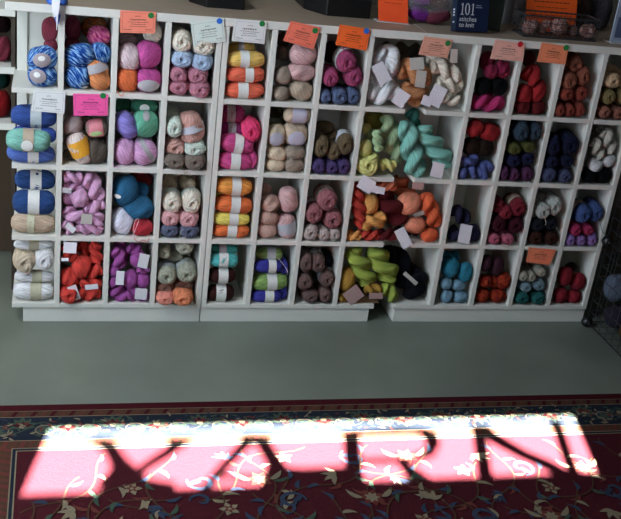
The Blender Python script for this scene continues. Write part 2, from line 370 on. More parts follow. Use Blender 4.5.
# ------------------------------------------------------------------ colours: name -> (albedo, words used in labels)
C = dict(
 royal=('#2f4f9a', 'royal blue'), royal2=('#3a5cc0', 'bright blue'), blue=('#5070c4', 'cornflower blue'), mint=('#79bfae', 'mint green'), dkblue=('#234884', 'dark blue'),
 tan=('#c9824a', 'tan'), beige=('#b9a48c', 'beige'), beigegrey=('#a2907e', 'grey beige'), sand=('#c8ad92', 'sand'), cream=('#e6dac6', 'cream'), cream3=('#e2cba9', 'warm cream'), creamtan=('#d3bfa2', 'oatmeal'),
 white=('#e9e8ea', 'white'), lilwhite=('#e3e2f4', 'white'), pinkgrey=('#b9a3a2', 'grey pink'), palepink=('#e2c6cb', 'pale pink'), palepk=('#d8a8a8', 'shell pink'), dustpink=('#d19a8d', 'dusty pink'), pinkrose=('#dfa0a4', 'rose pink'),
 rose=('#c0768a', 'dusty rose'), ltblue=('#a9c1e0', 'light blue'), magenta=('#c9459b', 'magenta'), orange=('#ee6a1c', 'orange'), ltorange=('#ec8d45', 'light orange'), corange=('#f2623a', 'coral orange'), yellow=('#efc04a', 'yellow'), gold=('#c9982e', 'gold'),
 roserd=('#8e3248', 'dark rose'), taupe=('#7d6f64', 'taupe'), dktaupe=('#5d5248', 'dark taupe'), maroon=('#5a1218', 'maroon'), dkmaroon=('#3d1420', 'dark maroon'), rasp=('#a43a68', 'raspberry'), slate=('#54658a', 'slate blue'), dkbrown=('#2b1c14', 'dark brown'),
 dkrasp=('#9c1546', 'deep raspberry'), black=('#0a0b0d', 'black'), hotpink=('#d81a76', 'hot pink'), red=('#b60e18', 'red'), dkred=('#6e1118', 'dark red'), rust=('#9a5038', 'rust'), rustred=('#9a3c2a', 'red rust'), cream2=('#dcb487', 'buff'), olive=('#8e7c46', 'olive'), rosebrown=('#a05f4c', 'rose brown'),
 dkmint=('#2f7a5c', 'dark green'), lavender=('#8f82da', 'lavender'), seagreen=('#5cb292', 'sea green'), orchid=('#dc9fd0', 'orchid pink'), palemint=('#cddccd', 'pale mint'), dkmag=('#a52666', 'dark magenta'), purpmag=('#9a2a78', 'purple magenta'), pink=('#d63f8c', 'pink'), neon=('#f0206c', 'neon pink'),
 olivegrey=('#55553c', 'grey olive'), greygreen=('#73806a', 'grey green'), olivebr=('#6b5a3f', 'olive brown'), purple=('#4e3c70', 'purple'), olyel=('#a39436', 'olive yellow'), ppyel=('#e4e07a', 'pale yellow'), ppgreen=('#a5c58e', 'pale green'), sage=('#94ad80', 'sage green'), aqua=('#7cc6b6', 'aqua'), dkaqua=('#3f8f80', 'dark aqua'),
 perw=('#5c6cb4', 'periwinkle blue'), dkteal=('#34495a', 'dark teal'), olive2=('#585a24', 'olive green'), navyp=('#1f2046', 'indigo'), plum=('#5e2f58', 'plum'), navy=('#191e3c', 'navy'), slate2=('#4a5278', 'slate blue'), creamgrey=('#cfc8b8', 'greyish cream'), olivedk=('#4a4020', 'dark olive'),
 lorchid=('#dfa3cd', 'light orchid'), teal=('#1f6690', 'teal blue'), red2=('#d42238', 'red'), greyblue=('#5f6680', 'blue grey'), goldor=('#f2940e', 'golden orange'), orange2=('#f26c0a', 'orange'), lemon=('#f0dc44', 'lemon yellow'), dustbeige=('#cba090', 'pinkish beige'), rosebr2=('#9e5c62', 'rose'), greybeige=('#b7a49e', 'pale grey'),
 rust2=('#c4301a', 'brick red'), amber=('#eda03c', 'amber'), coral=('#f07a4a', 'coral'), saddle=('#b4512a', 'saddle brown'), salmon=('#f08a62', 'salmon'), orange3=('#ea5a14', 'orange'), dkviol=('#2a2748', 'dark violet'), crimson=('#8c1a30', 'crimson'), dkplum=('#4a0f24', 'dark plum'), rosepink=('#d2607e', 'rose pink'), palegrey=('#c2c4bc', 'pale grey'), charcoal=('#1c2029', 'charcoal'), dkbr2=('#402015', 'chocolate brown'),
 medblue=('#435f9e', 'blue'), crimpk=('#b81c5a', 'crimson pink'), lilac=('#9a70bc', 'lilac'), redor=('#e0301e', 'tomato red'), violet=('#a84aa0', 'violet'), sage2=('#a9aa94', 'pale sage'), cocoa=('#8a6152', 'cocoa'), salmpk=('#f08a74', 'salmon pink'), peach=('#f08650', 'peach'), tealgr=('#2a9a90', 'teal green'), turq=('#3fbcba', 'turquoise'), choc=('#3a1a18', 'chocolate brown'),
 sagegr=('#86ac54', 'leaf green'), royalv=('#3a3aa0', 'ultramarine'), browngr=('#6f5450', 'brown grey'), dknavy=('#151826', 'dark navy'), mustard=('#b88a10', 'mustard'), lime=('#9cb030', 'lime green'), blnavy=('#0c0e18', 'black'), dkturq=('#0f8fae', 'deep turquoise'), steel=('#7fb0cc', 'steel blue'), dkmauve=('#4a2434', 'dark mauve'), cremegr=('#b0aa98', 'greyish cream'), greyteal=('#7a98a6', 'grey blue'), dkteal2=('#136a68', 'dark teal'), crim2=('#9c1028', 'crimson'),
)
VAR = dict(
 vblue=('blue and white variegated', yarn_mat('variegated_blue', [(.40, '#16387c'), (.49, '#2f5cae'), (.58, '#78a8d2'), (.70, '#bcd2e4')])),
 vpink=('pink striped', yarn_mat('variegated_pink', [(.35, '#7a2048'), (.48, '#c03c7c'), (.58, '#e88ab0'), (.66, '#d8783c')])),
 vdark=('dark multicoloured', yarn_mat('variegated_dark', [(.34, '#20302c'), (.46, '#54401c'), (.55, '#b0501c'), (.66, '#24504a')])),
 vrust=('rust and brown variegated', yarn_mat('variegated_rust', [(.36, '#3a1418'), (.48, '#7a1c18'), (.57, '#b8401c'), (.68, '#4a3a24')])),
 vspeck=('pink and white speckled', yarn_mat('variegated_speckle', [(.36, '#d8c8c4'), (.5, '#e6dcd4'), (.6, '#c88a8a'), (.7, '#a8c0b0')])),
)
COLX = {1: (-.155, -.001), 2: (.0197, .1785), 3: (.1982, .357), 4: (.3767, .5355), 5: (.5778, .7306), 6: (.7503, .9091), 7: (.9288, 1.0876), 8: (1.1073, 1.5043), 9: (1.524, 1.6801), 10: (1.6998, 1.8559), 11: (1.8756, 2.0318), 12: (2.0515, 2.2076)}
ROWZ = {1: FZ['s1'], 2: FZ['s2'], 3: FZ['s3'], 4: FZ['s4']}
ROWT = {1: FZ['tb'], 2: FZ['s1'] - ST, 3: FZ['s2'] - ST, 4: FZ['s3'] - ST}
W_, G_, S_ = '#dcdcd8', '#a5a0a4', '#b8b4b8'
# every yarn: kind, cx, cy, w, h, angle, colour [, options]   (sizes as they show; dy = metres further back)
Y = {}
exec('''
Y[1,1]=[('R',45,58,27,23,-4,'vblue',dict(o=('#9a8f94',-.05,.05,.6,.56),on='grey oval label',o2=(W_,-.05,.2,.24,.2))),('R',46,78,27,22,0,'vblue',dict(o=('#9a8f94',-.3,.05,.56,.6),on='grey oval label',o2=(W_,-.35,.2,.22,.22))),('R',35,60,14,19,0,'vblue',dict(dy=.12)),('R',55,30,15,24,0,'roserd',dict(dy=.10)),('R',55,46,13,14,0,'roserd',dict(dy=.10))]
Y[2,1]=[('R',71,28,15,23,0,'roserd',dict(dy=.11)),('R',72,44,14,14,0,'roserd',dict(dy=.11)),('R',94,27,24,20,-10,'vdark',dict(dy=.11)),('R',99,36,22,19,0,'vpink',dict(dy=.07)),('R',79,55,29,22,-8,'vblue'),('R',103,53,19,20,-50,'vblue',dict(dy=.02)),('R',77,78,27,25,5,'vblue',dict(o=(W_,.45,-.75,.2,.16),on='small white label')),('R',100,76,31,22,72,'ltorange',dict(b=(G_,-.5,.26),bn='grey band'))]
Y[3,1]=[('R',127,41,19,14,0,'pinkgrey',dict(dy=.06)),('R',152,32,18,18,0,'cream',dict(dy=.02)),('R',128,57,22,26,0,'palepink'),('R',148,54,25,27,0,'magenta'),('R',127,81,20,24,0,'orange',dict(ne=3)),('R',149,81,26,24,0,'magenta',dict(o=(S_,.05,-.3,.78,.5),on='grey oval label'))]
Y[4,1]=[('B',181,42,20,21,0,'cream',dict(b=(S_,.2,.3),bn='grey band')),('B',205,46,22,20,0,'cream'),('B',182,59,22,18,0,'ltblue'),('B',205,63,21,18,0,'ltblue'),('B',178,75,18,17,0,'rose'),('B',198,76,20,18,0,'rose'),('B',178,90,20,15,0,'rose'),('B',200,91.5,20,16,0,'rose',dict(dy=-.012))]
Y[5,1]=[('A',241,49,28,13,2,'gold',dict(dy=.05,b=(G_,-.05,.2))),('A',244,59,37,16,1,'yellow',dict(b=(W_,-.08,.24))),('A',244,74,38,16,1,'corange',dict(b=(W_,.2,.22))),('A',243,90,39,16,1,'corange',dict(b=(W_,-.08,.26)))]
Y[6,1]=[('R',283,40,12,14,0,'olivebr',dict(dy=.1)),('R',281,53,12,14,0,'taupe',dict(dy=.06)),('R',304,54,26,22,-12,'palepk'),('R',302,72,27,17,0,'palepk'),('R',283,75,18,17,10,'beigegrey'),('R',281,90,17,14,0,'beigegrey'),('R',301,90,23,20,15,'beige')]
Y[7,1]=[('R',330,52,14,20,0,'dkmaroon',dict(dy=.1)),('B',347,62,19,22,0,'rasp',dict(b=(W_,-.15,.4),bn='white wrapper')),('B',331,78,17,18,0,'rasp'),('B',356,77,17,19,0,'rasp'),('B',326,93,12,14,0,'slate'),('B',340,94,18,16,0,'slate'),('B',355,94,14,16,0,'slate')]
Y[8,1]=[('H',388,61,30,25,60,'white'),('H',384,91,32,19,-15,'white'),('H',376,83,17,15,20,'white',dict(dy=.03)),('H',414,74,37,21,30,'tan'),('H',413,93,27,22,40,'tan'),('H',440,60,28,14,15,'cream',dict(dy=.05)),('H',446,71,34,17,30,'cream'),('H',449,84,27,17,15,'cream'),('H',450,98,20,13,10,'cream'),('H',402,52,44,18,5,'dktaupe',dict(dy=.15))]
Y[9,1]=[('R',487,61,14,18,0,'dkrasp',dict(dy=.03)),('R',491,71,14,14,0,'dkrasp'),('R',502,69,15,17,0,'dkrasp'),('R',483,86,17,16,0,'black'),('R',498,86,18,17,0,'black'),('H',490,104,35,17,0,'hotpink')]
Y[10,1]=[('R',528,58,14,14,0,'dkred',dict(dy=.07)),('H',531,76,20,18,70,'red'),('R',524,94,16,21,0,'red'),('R',537,91,16,22,15,'red'),('R',522,108,16,14,0,'dkred'),('R',537,107,16,14,0,'dkred')]
Y[11,1]=[('B',575,64,18,17,0,'rust',dict(dy=.02)),('B',570,81,16,17,0,'rust'),('B',584,77,13,18,0,'rust'),('B',567,94,14,14,0,'rustred'),('B',581,93,14,15,0,'rustred'),('B',560,108,11,13,0,'rustred'),('B',570,109,11,13,0,'rustred'),('B',580,108,11,14,0,'rustred')]
Y[12,1]=[('B',613,81,16,15,0,'cream2'),('B',611,71,16,11,0,'cream2',dict(dy=.06)),('B',628,82,13,15,0,'cream2'),('B',609,97,14,15,0,'olive'),('B',623,97,13,15,0,'olive'),('B',605,111,13,13,0,'rosebrown'),('B',619,111,13,13,0,'rosebrown')]
Y[1,2]=[('A',35,116,43,22,0,'royal',dict(dy=.03,b=('#b9c0c4',.1,.24))),('A',36,135,42,18,0,'royal2',dict(dy=.03,b=('#aab4bc',.1,.22))),('A',28.5,140,42,22,3,'mint',dict(dy=-.045,b=('#b3a08c',0,.24),o=(W_,-.05,-.2,.26,.5),bn='beige band and white label')),('A',31,157,45,18,2,'blue',dict(dy=-.01,b=(W_,.1,.23)))]
Y[2,2]=[('R',72,125,18,20,10,'pinkgrey',dict(dy=.02)),('A',75,144,32,21,62,'vspeck',dict(b=('#e0a02a',-.1,.5),bn='yellow label')),('A',99,128,20,17,-8,'taupe',dict(dy=.0,b=('#d8808a',-.1,.75),bn='pink and green label',gb=1)),('R',97,151,21,24,0,'dktaupe'),('H',74,159,24,12,4,'dktaupe',dict(dy=.02)),('R',87,123,14,14,0,'dktaupe',dict(dy=.07))]
Y[3,2]=[('R',123,106,17,16,0,'dkmint',dict(dy=.07)),('R',144,106,26,15,0,'dkmint',dict(dy=.05,o=(W_,.0,0,.35,.5),on='white label')),('R',125,124.5,28,20,62,'lavender'),('R',145,123,25,27,0,'seagreen',dict(o=(G_,.0,.7,.24,.28),on='grey label')),('R',123.5,151,21,27,0,'orchid'),('R',144,152,25,26,-30,'orchid',dict(b=(G_,.35,.2),bn='grey band'))]
Y[4,2]=[('B',172,128,17,20,0,'palemint'),('B',172,115,14,12,0,'palemint',dict(dy=.07)),('A',194,127,31,25,76,'dustpink',dict(b=('#c2c8d4',-.05,.24),bn='pale blue band')),('B',174,149,21,19,0,'dustpink'),('B',195,149,20,17,0,'palemint'),('B',173,165,20,15,0,'taupe',dict(dy=-.01)),('B',195,166.5,21,17,0,'taupe',dict(dy=-.018))]
Y[5,2]=[('A',231,114,25,18,0,'dkmag',dict(dy=.05,b=(G_,-.15,.33),bn='grey band')),('A',231,130,24,17,6,'purpmag',dict(dy=.04,b=(G_,-.05,.33),bn='grey band')),('B',252,132,18,21,0,'neon'),('A',235,143,33,19,7,'pink',dict(b=(W_,.08,.26))),('A',233.5,160,34,18,3,'pink',dict(b=(W_,-.02,.28))),('B',254,157,11,18,0,'pink',dict(dy=.02))]
Y[6,2]=[('R',276,112,14,12,0,'olivegrey',dict(dy=.08)),('R',275,122,13,11,0,'greygreen',dict(dy=.06)),('R',297,115,25,15,0,'sand',dict(ne=3,b=('#b9b6c8',.1,.55),bn='lilac band')),('R',276,134.5,18,20,0,'cream3',dict(ne=3,o=('#a9a7b6',-.1,-.2,.7,.7),on='grey lilac label')),('R',297,133.5,23,22,0,'sand',dict(ne=3,o=('#b9b6c8',0,-.2,.7,.7),on='lilac label')),('R',276.5,153,21,16,8,'cream3'),('R',274.5,166,21,14,0,'cream3'),('R',296.5,152,21,15,0,'beigegrey'),('R',295,166,20,14,0,'beigegrey')]
Y[7,2]=[('R',324,128,20,14,0,'olivebr',dict(dy=.08)),('B',321,147,16,20,0,'olivebr'),('B',334,152,14,16,0,'olivebr'),('B',347,145,16,21,0,'olivebr',dict(b=('#c4c8d2',-.2,.35),bn='white band')),('B',333,138,12,13,0,'olivebr',dict(dy=.06)),('B',318,166,15,15,0,'purple'),('B',332,167,14,14,0,'purple'),('B',346,166,14,16,0,'purple')]
Y[8,2]=[('R',374,120,20,18,0,'olyel',dict(dy=.1)),('R',366,129,10,11,0,'ppyel',dict(dy=.06)),('H',378,141,22,10,82,'ppgreen',dict(dy=-.005)),('R',371,134,10,10,0,'ppgreen',dict(dy=.05)),('H',392,139,50,19,76,'sage',dict(dy=.02)),('R',365,148,13,18,0,'ppyel',dict(dy=.01)),('B',369,163,22,22,0,'ppyel'),('H',388,165,17,11,10,'ppyel',dict(dy=.01)),('H',411,145,58,22,76,'aqua',dict(dy=-.01)),('H',434,147,52,20,54,'aqua'),('H',413,119,20,13,80,'dkaqua',dict(dy=.08))]
Y[9,2]=[('R',474.5,128,18,16,-20,'red'),('R',489,132,21,17,15,'red'),('R',471,146,17,17,0,'dkbrown'),('R',484,147,18,17,0,'dkbrown'),('H',470,160,17,12,-25,'perw'),('R',463,171,9,12,0,'perw'),('H',474,172,16,12,25,'perw'),('H',488,171,18,14,-60,'perw')]
Y[10,2]=[('B',522,132,15,20,0,'dkteal'),('B',535,132,13,18,0,'dkteal'),('B',513,127,9,14,0,'olivedk',dict(dy=.05)),('B',515,149,14,12,0,'olive2'),('B',529,147,14,12,0,'olive2'),('B',514,161,14,13,0,'navyp'),('B',527,159,14,14,0,'navyp'),('B',504,174,9,14,0,'plum'),('B',514,175,12,13,0,'plum'),('B',527,174,13,15,0,'plum')]
Y[11,2]=[('B',554,146,14,20,0,'navy'),('B',570,145,18,21,0,'navy'),('B',552,162,14,13,0,'navy'),('B',567,161,14,13,0,'navy'),('B',549,176,15,15,0,'slate2'),('B',565,176,14,14,0,'slate2')]
Y[12,2]=[('H',608,142,25,14,75,'creamgrey'),('H',597,149,23,12,70,'creamgrey'),('H',604,131,18,10,0,'creamgrey',dict(dy=.06)),('R',595,165,15,14,0,'white'),('R',608,160,14,13,0,'white'),('R',589,176,15,15,0,'black'),('R',603,175,16,16,0,'black')]
Y[1,3]=[('A',35,180,38,20,0,'dkblue',dict(dy=.05,b=(W_,.05,.28))),('A',35.5,202,40,26,2,'dkblue',dict(dy=.01,b=(W_,.0,.27))),('A',34,226,41,20,0,'sand',dict(dy=0,b=('#c2c0a4',-.1,.16),bn='pale band'))]
Y[2,3]=[('H',72,177,19,12,10,'lorchid'),('H',71,186,19,10,0,'lorchid',dict(dy=.02)),('H',93,187,30,17,68,'lorchid'),('R',81,197,15,19,0,'lorchid'),('H',72,201,20,13,25,'lorchid'),('H',96,206,20,15,-30,'lorchid'),('H',73,215,24,17,20,'lorchid'),('H',98,218,16,12,80,'lorchid'),('H',90,230,26,12,0,'lorchid'),('H',66,229,15,11,60,'lorchid')]
Y[3,3]=[('R',123,190,25,30,0,'teal',dict(o=(W_,-.6,-.15,.25,.14),on='small white label')),('R',138,207,30,23,12,'teal'),('R',140,190,16,15,0,'teal',dict(dy=.06)),('R',141,179,22,16,0,'dkred',dict(dy=.1)),('R',121,223,23,27,0,'lilwhite'),('R',143,229,21,17,0,'red2')]
Y[4,3]=[('B',172,203,18,20,0,'cream',dict(b=('#b7c4bc',-.1,.35),bn='pale mint band')),('B',192,203,18,20,0,'cream',dict(b=('#b7c4bc',-.1,.35),bn='pale mint band')),('B',170,186,14,12,0,'creamtan',dict(dy=.09)),('B',188,185,14,12,0,'creamtan',dict(dy=.09)),('B',170,218,19,17,0,'pinkrose'),('B',189,219,20,17,0,'pinkrose'),('B',168,233,19,15,0,'greyblue'),('B',189,233.5,20,15,0,'greyblue')]
Y[5,3]=[('A',233,186,36,18,0,'goldor',dict(b=(W_,.1,.25))),('A',233,204,37,18,4,'orange2',dict(b=(W_,.08,.25))),('A',230,218.5,36,14,0,'lemon',dict(b=(W_,.1,.25))),('A',229,231,36,14,2,'orange2',dict(b=(W_,.05,.26))),('R',215,198,8,20,0,'lemon',dict(dy=.06))]
Y[6,3]=[('R',270,203,18,17,20,'dustbeige'),('R',268.5,217,19,15,15,'dustbeige'),('R',267,231,20,17,5,'dustbeige'),('R',288,199,25,18,84,'palepk',dict(ne=2.8)),('R',287,225,24,18,80,'palepk',dict(ne=2.8,b=('#aeb0b8',.05,.5),bn='silver band')),('R',265,190,12,13,0,'dustbeige',dict(dy=.08))]
Y[7,3]=[('B',328,201,19,20,0,'rosebr2',dict(b=('#a49488',-.1,.35),bn='grey wrapper')),('B',314,214,18,20,0,'rosebr2',dict(b=('#b9bcbc',.0,.3),bn='pale wrapper')),('B',333,220,18,19,0,'rosebr2',dict(b=('#a8a09c',.0,.3),bn='grey wrapper')),('B',310,232,16,16,0,'greybeige'),('B',324,234,13,13,0,'greybeige'),('B',337,233,12,14,0,'greybeige')]
Y[8,3]=[('H',355,207,50,14,82,'rust2'),('R',370,204,17,20,0,'amber'),('H',373,221,27,16,-15,'amber',dict(dy=-.01)),('H',354,235,15,10,0,'amber'),('H',370,234,20,11,0,'rust2'),('H',392,207,38,25,42,'maroon'),('H',388,232,22,12,0,'maroon'),('H',406,234,26,10,0,'dkmaroon',dict(dy=.05)),('H',387,183,20,11,5,'coral',dict(dy=.01)),('H',402,186,28,18,52,'saddle',dict(dy=.05)),('R',409,203,24,22,0,'salmon'),('R',415,225,21,16,0,'salmon'),('H',430,210,37,17,70,'orange3'),('R',429,235,17,14,0,'orange3')]
Y[9,3]=[('H',460,215,22,15,40,'dkviol'),('H',456,236,17,15,10,'dkviol'),('R',472,235,16,18,0,'dkviol')]
Y[10,3]=[('B',498,206,11,15,0,'crimson',dict(dy=.02)),('B',506,213,13,14,0,'crimson'),('B',518,208,16,18,0,'crimson',dict(b=('#b3a494',-.1,.35),bn='cream wrapper')),('B',499,224,15,17,0,'dkplum'),('B',516,225,16,17,0,'dkplum'),('B',494,238,13,11,0,'rosepink'),('B',508,238,14,11,0,'rosepink')]
Y[11,3]=[('B',543,211,15,16,0,'palegrey'),('B',555,207,14,18,0,'palegrey'),('B',535,214,8,11,0,'palegrey',dict(dy=.02)),('B',542,200,14,10,0,'palegrey',dict(dy=.07)),('B',538,225,14,12,0,'charcoal'),('B',551,224,13,13,0,'charcoal'),('B',536,238,16,14,0,'dkbr2'),('B',551,238,15,14,0,'dkbr2')]
Y[12,3]=[('B',583,214,15,18,0,'medblue',dict(b=('#b5aca0',.05,.3),bn='cream wrapper')),('B',596,213,14,18,0,'medblue'),('B',575,217,7,12,0,'medblue',dict(dy=.02)),('B',576,230,12,12,0,'crimpk'),('B',588,230,12,11,0,'crimpk'),('B',570,240,10,12,0,'lilac'),('B',580.5,241,11,12,0,'lilac'),('B',592,239,11,14,0,'lilac')]
Y[1,4]=[('A',34,246.5,38,12,0,'white',dict(dy=.03,b=('#b0a894',0,.25),bn='tan band')),('B',24.5,262.5,21,22,0,'creamtan'),('B',45,260,17,22,0,'white'),('A',35,276,37,12,0,'white',dict(dy=.02,b=('#b9b49a',.15,.25),bn='tan band')),('A',34,289,38,18,0,'white',dict(b=('#b9b49a',.12,.27),bn='tan band'))]
Y[2,4]=[('R',82,266,20,23,0,'redor',dict(dy=-.005)),('H',88,257,30,15,55,'redor',dict(dy=.03)),('H',66,252,20,13,70,'redor',dict(dy=.01)),('H',98,253,24,12,80,'redor',dict(dy=.02)),('H',96,271,15,13,-20,'redor'),('R',69,277,18,20,0,'redor'),('B',66,297,17,18,0,'redor',dict(dy=-.015)),('H',90,294,25,14,-5,'redor'),('H',92,283,20,12,0,'redor')]
Y[3,4]=[('H',114,257,22,14,80,'violet'),('H',122,252,22,12,75,'violet',dict(dy=.02)),('H',134,249,14,11,0,'violet',dict(dy=.02)),('R',138,259,15,17,0,'violet'),('R',112,270,11,14,0,'violet'),('R',131,279,14,19,0,'violet'),('R',143,280,12,16,0,'violet'),('H',118,295,20,15,15,'violet'),('H',132,297,13,13,0,'violet'),('R',143,297,12,12,0,'violet'),('R',111,282,9,11,0,'violet'),('H',143,270,12,8,0,'violet')]
Y[4,4]=[('B',185,247,17,13,0,'sage2',dict(dy=.01)),('B',162,252,13,14,0,'sage2',dict(dy=.03)),('A',174,256,18,11,0,'sage2',dict(dy=.06)),('B',167,276,19,19,0,'sage2',dict(b=('#b8c0c8',-.15,.35),bn='pale band')),('B',187,274,19,19,0,'sage2',dict(b=('#aab0b0',-.15,.35),bn='grey band')),('B',164,289,18,13,0,'cocoa'),('B',184,288,20,13,0,'cocoa'),('B',163,300,18,13,0,'salmpk',dict(dy=-.018)),('B',182.5,301,20,15,0,'peach',dict(dy=-.024))]
Y[5,4]=[('A',223,249,28,11,0,'tealgr',dict(dy=.03,b=(G_,-.1,.25),bn='grey band')),('A',222,259.5,28,15,0,'turq',dict(b=(W_,-.05,.32))),('A',220,275,27,16,0,'choc',dict(b=(W_,.05,.35))),('A',219.5,292,27,17,0,'choc',dict(b=(W_,.0,.36)))]
Y[6,4]=[('A',269,254,27,13,0,'sagegr',dict(dy=.03,b=(S_,.1,.32),bn='grey band')),('A',268,266,28,13,0,'royalv',dict(b=(W_,.25,.28))),('A',269,281,35,18,-3,'sagegr',dict(b=(W_,.1,.28))),('A',266,297,30,13,0,'royalv',dict(b=(W_,.15,.3))),('B',285,294,10,16,0,'royalv',dict(dy=.03)),('B',284,268,8,15,0,'royalv',dict(dy=.03))]
Y[7,4]=[('B',303,263,14,19,0,'browngr'),('B',318,264,15,18,0,'browngr',dict(b=('#a9aaa6',.05,.3),bn='pale wrapper')),('B',328,279,14,17,0,'browngr',dict(b=('#9a9ca0',-.15,.35),bn='grey wrapper')),('B',305,282,16,17,0,'browngr'),('B',311,297,17,14,0,'browngr'),('B',327,296,13,15,0,'browngr'),('B',329,262,10,12,0,'dknavy',dict(dy=.06))]
Y[8,4]=[('R',347,279,16,26,0,'mustard'),('H',345,298,14,10,0,'mustard'),('H',373,289,18,11,0,'mustard'),('H',361,267,44,20,62,'lime',dict(dy=-.005)),('H',382,264,44,22,56,'lime',dict(dy=.0)),('H',389,292,21,14,55,'lime'),('H',404,271,62,26,52,'blnavy',dict(dy=.03)),('H',414,287,30,20,-62,'blnavy',dict(dy=.02))]
Y[9,4]=[('R',450,267,18,20,0,'dkturq'),('H',451,257,16,11,0,'dkturq',dict(dy=.05)),('R',465,272,14,20,0,'dkturq'),('R',446,283,13,12,0,'steel'),('R',458,285,14,11,0,'steel'),('R',446.5,294.5,12,14,0,'steel'),('R',460,297,15,12,0,'steel')]
Y[10,4]=[('R',486,263,11,17,0,'dkmauve'),('R',497,266,12,19,0,'dkmauve'),('R',485,281,13,13,0,'vrust'),('R',505,280,13,17,0,'vrust'),('R',495,283,13,14,0,'vrust'),('R',481,297,15,15,0,'vrust'),('R',498,298,17,14,0,'vrust')]
Y[11,4]=[('B',521,276,11,11,0,'cremegr'),('B',531,277,10,11,0,'cremegr'),('B',541,272,10,10,0,'cremegr'),('B',526,287,12,11,0,'greyteal'),('B',539,285,13,12,0,'greyteal'),('B',522,298,15,13,0,'dkteal2'),('B',538,298,15,13,0,'dkteal2')]
Y[12,4]=[('R',565,276,14,19,0,'crim2'),('R',578,281,14,17,0,'crim2'),('R',560,295,14,16,0,'crim2'),('R',573,297,14,13,0,'crim2'),('R',571,267,11,9,0,'dkmaroon',dict(dy=.06))]
''')
NTH = ['', 'first', 'second', 'third', 'fourth', 'fifth', 'sixth', 'seventh']
ROWN = {1: 'top row', 2: 'second row', 3: 'third row', 4: 'bottom row'}
def cubby_words(c, r):
    if c == 8: return 'wide middle bay of ' + ROWN[r]
    if c <= 7: return '%s, %s cubby from left' % (ROWN[r], NTH[c])
    k = 13 - c
    return '%s, %s' % (ROWN[r], 'rightmost cubby' if k == 1 else NTH[k] + ' cubby from right')
def positions(items):
    """place words inside a group of look-alikes of one cubby: rows by height, then left to right"""
    if len(items) == 1: return ['']
    idx = sorted(range(len(items)), key=lambda i: items[i][2]); rows = []
    for i in idx:
        if rows and items[i][2] - np.mean([items[j][2] for j in rows[-1]]) < 7.5 and len(rows[-1]) < 4: rows[-1].append(i)
        else: rows.append([i])
    nr = len(rows); rn = {1: [''], 2: ['upper', 'lower'], 3: ['top', 'middle', 'bottom'], 4: ['top', 'upper-middle', 'lower-middle', 'bottom'], 5: ['top', 'second-level', 'middle', 'fourth-level', 'bottom'], 6: ['top', 'second-level', 'third-level', 'fourth-level', 'fifth-level', 'bottom']}[nr]
    out = [''] * len(items)
    for k, rw in enumerate(rows):
        rw.sort(key=lambda i: items[i][1]); n = len(rw)
        cn = {1: [''], 2: ['left', 'right'], 3: ['left', 'centre', 'right'], 4: ['far-left', 'centre-left', 'centre-right', 'far-right']}[n]
        for i, c in zip(rw, cn): out[i] = (rn[k] + ' ' + c).strip()
    return out
KINDN = {'A': ('yarn_skein', 'skein'), 'B': ('yarn_ball', 'ball'), 'R': ('yarn_ball', 'ball'), 'H': ('yarn_hank', 'hank')}
def colour_words(c): return VAR[c][0] if c in VAR else C[c][1]
YOBJ = {}
SAT = .84
seed = 100
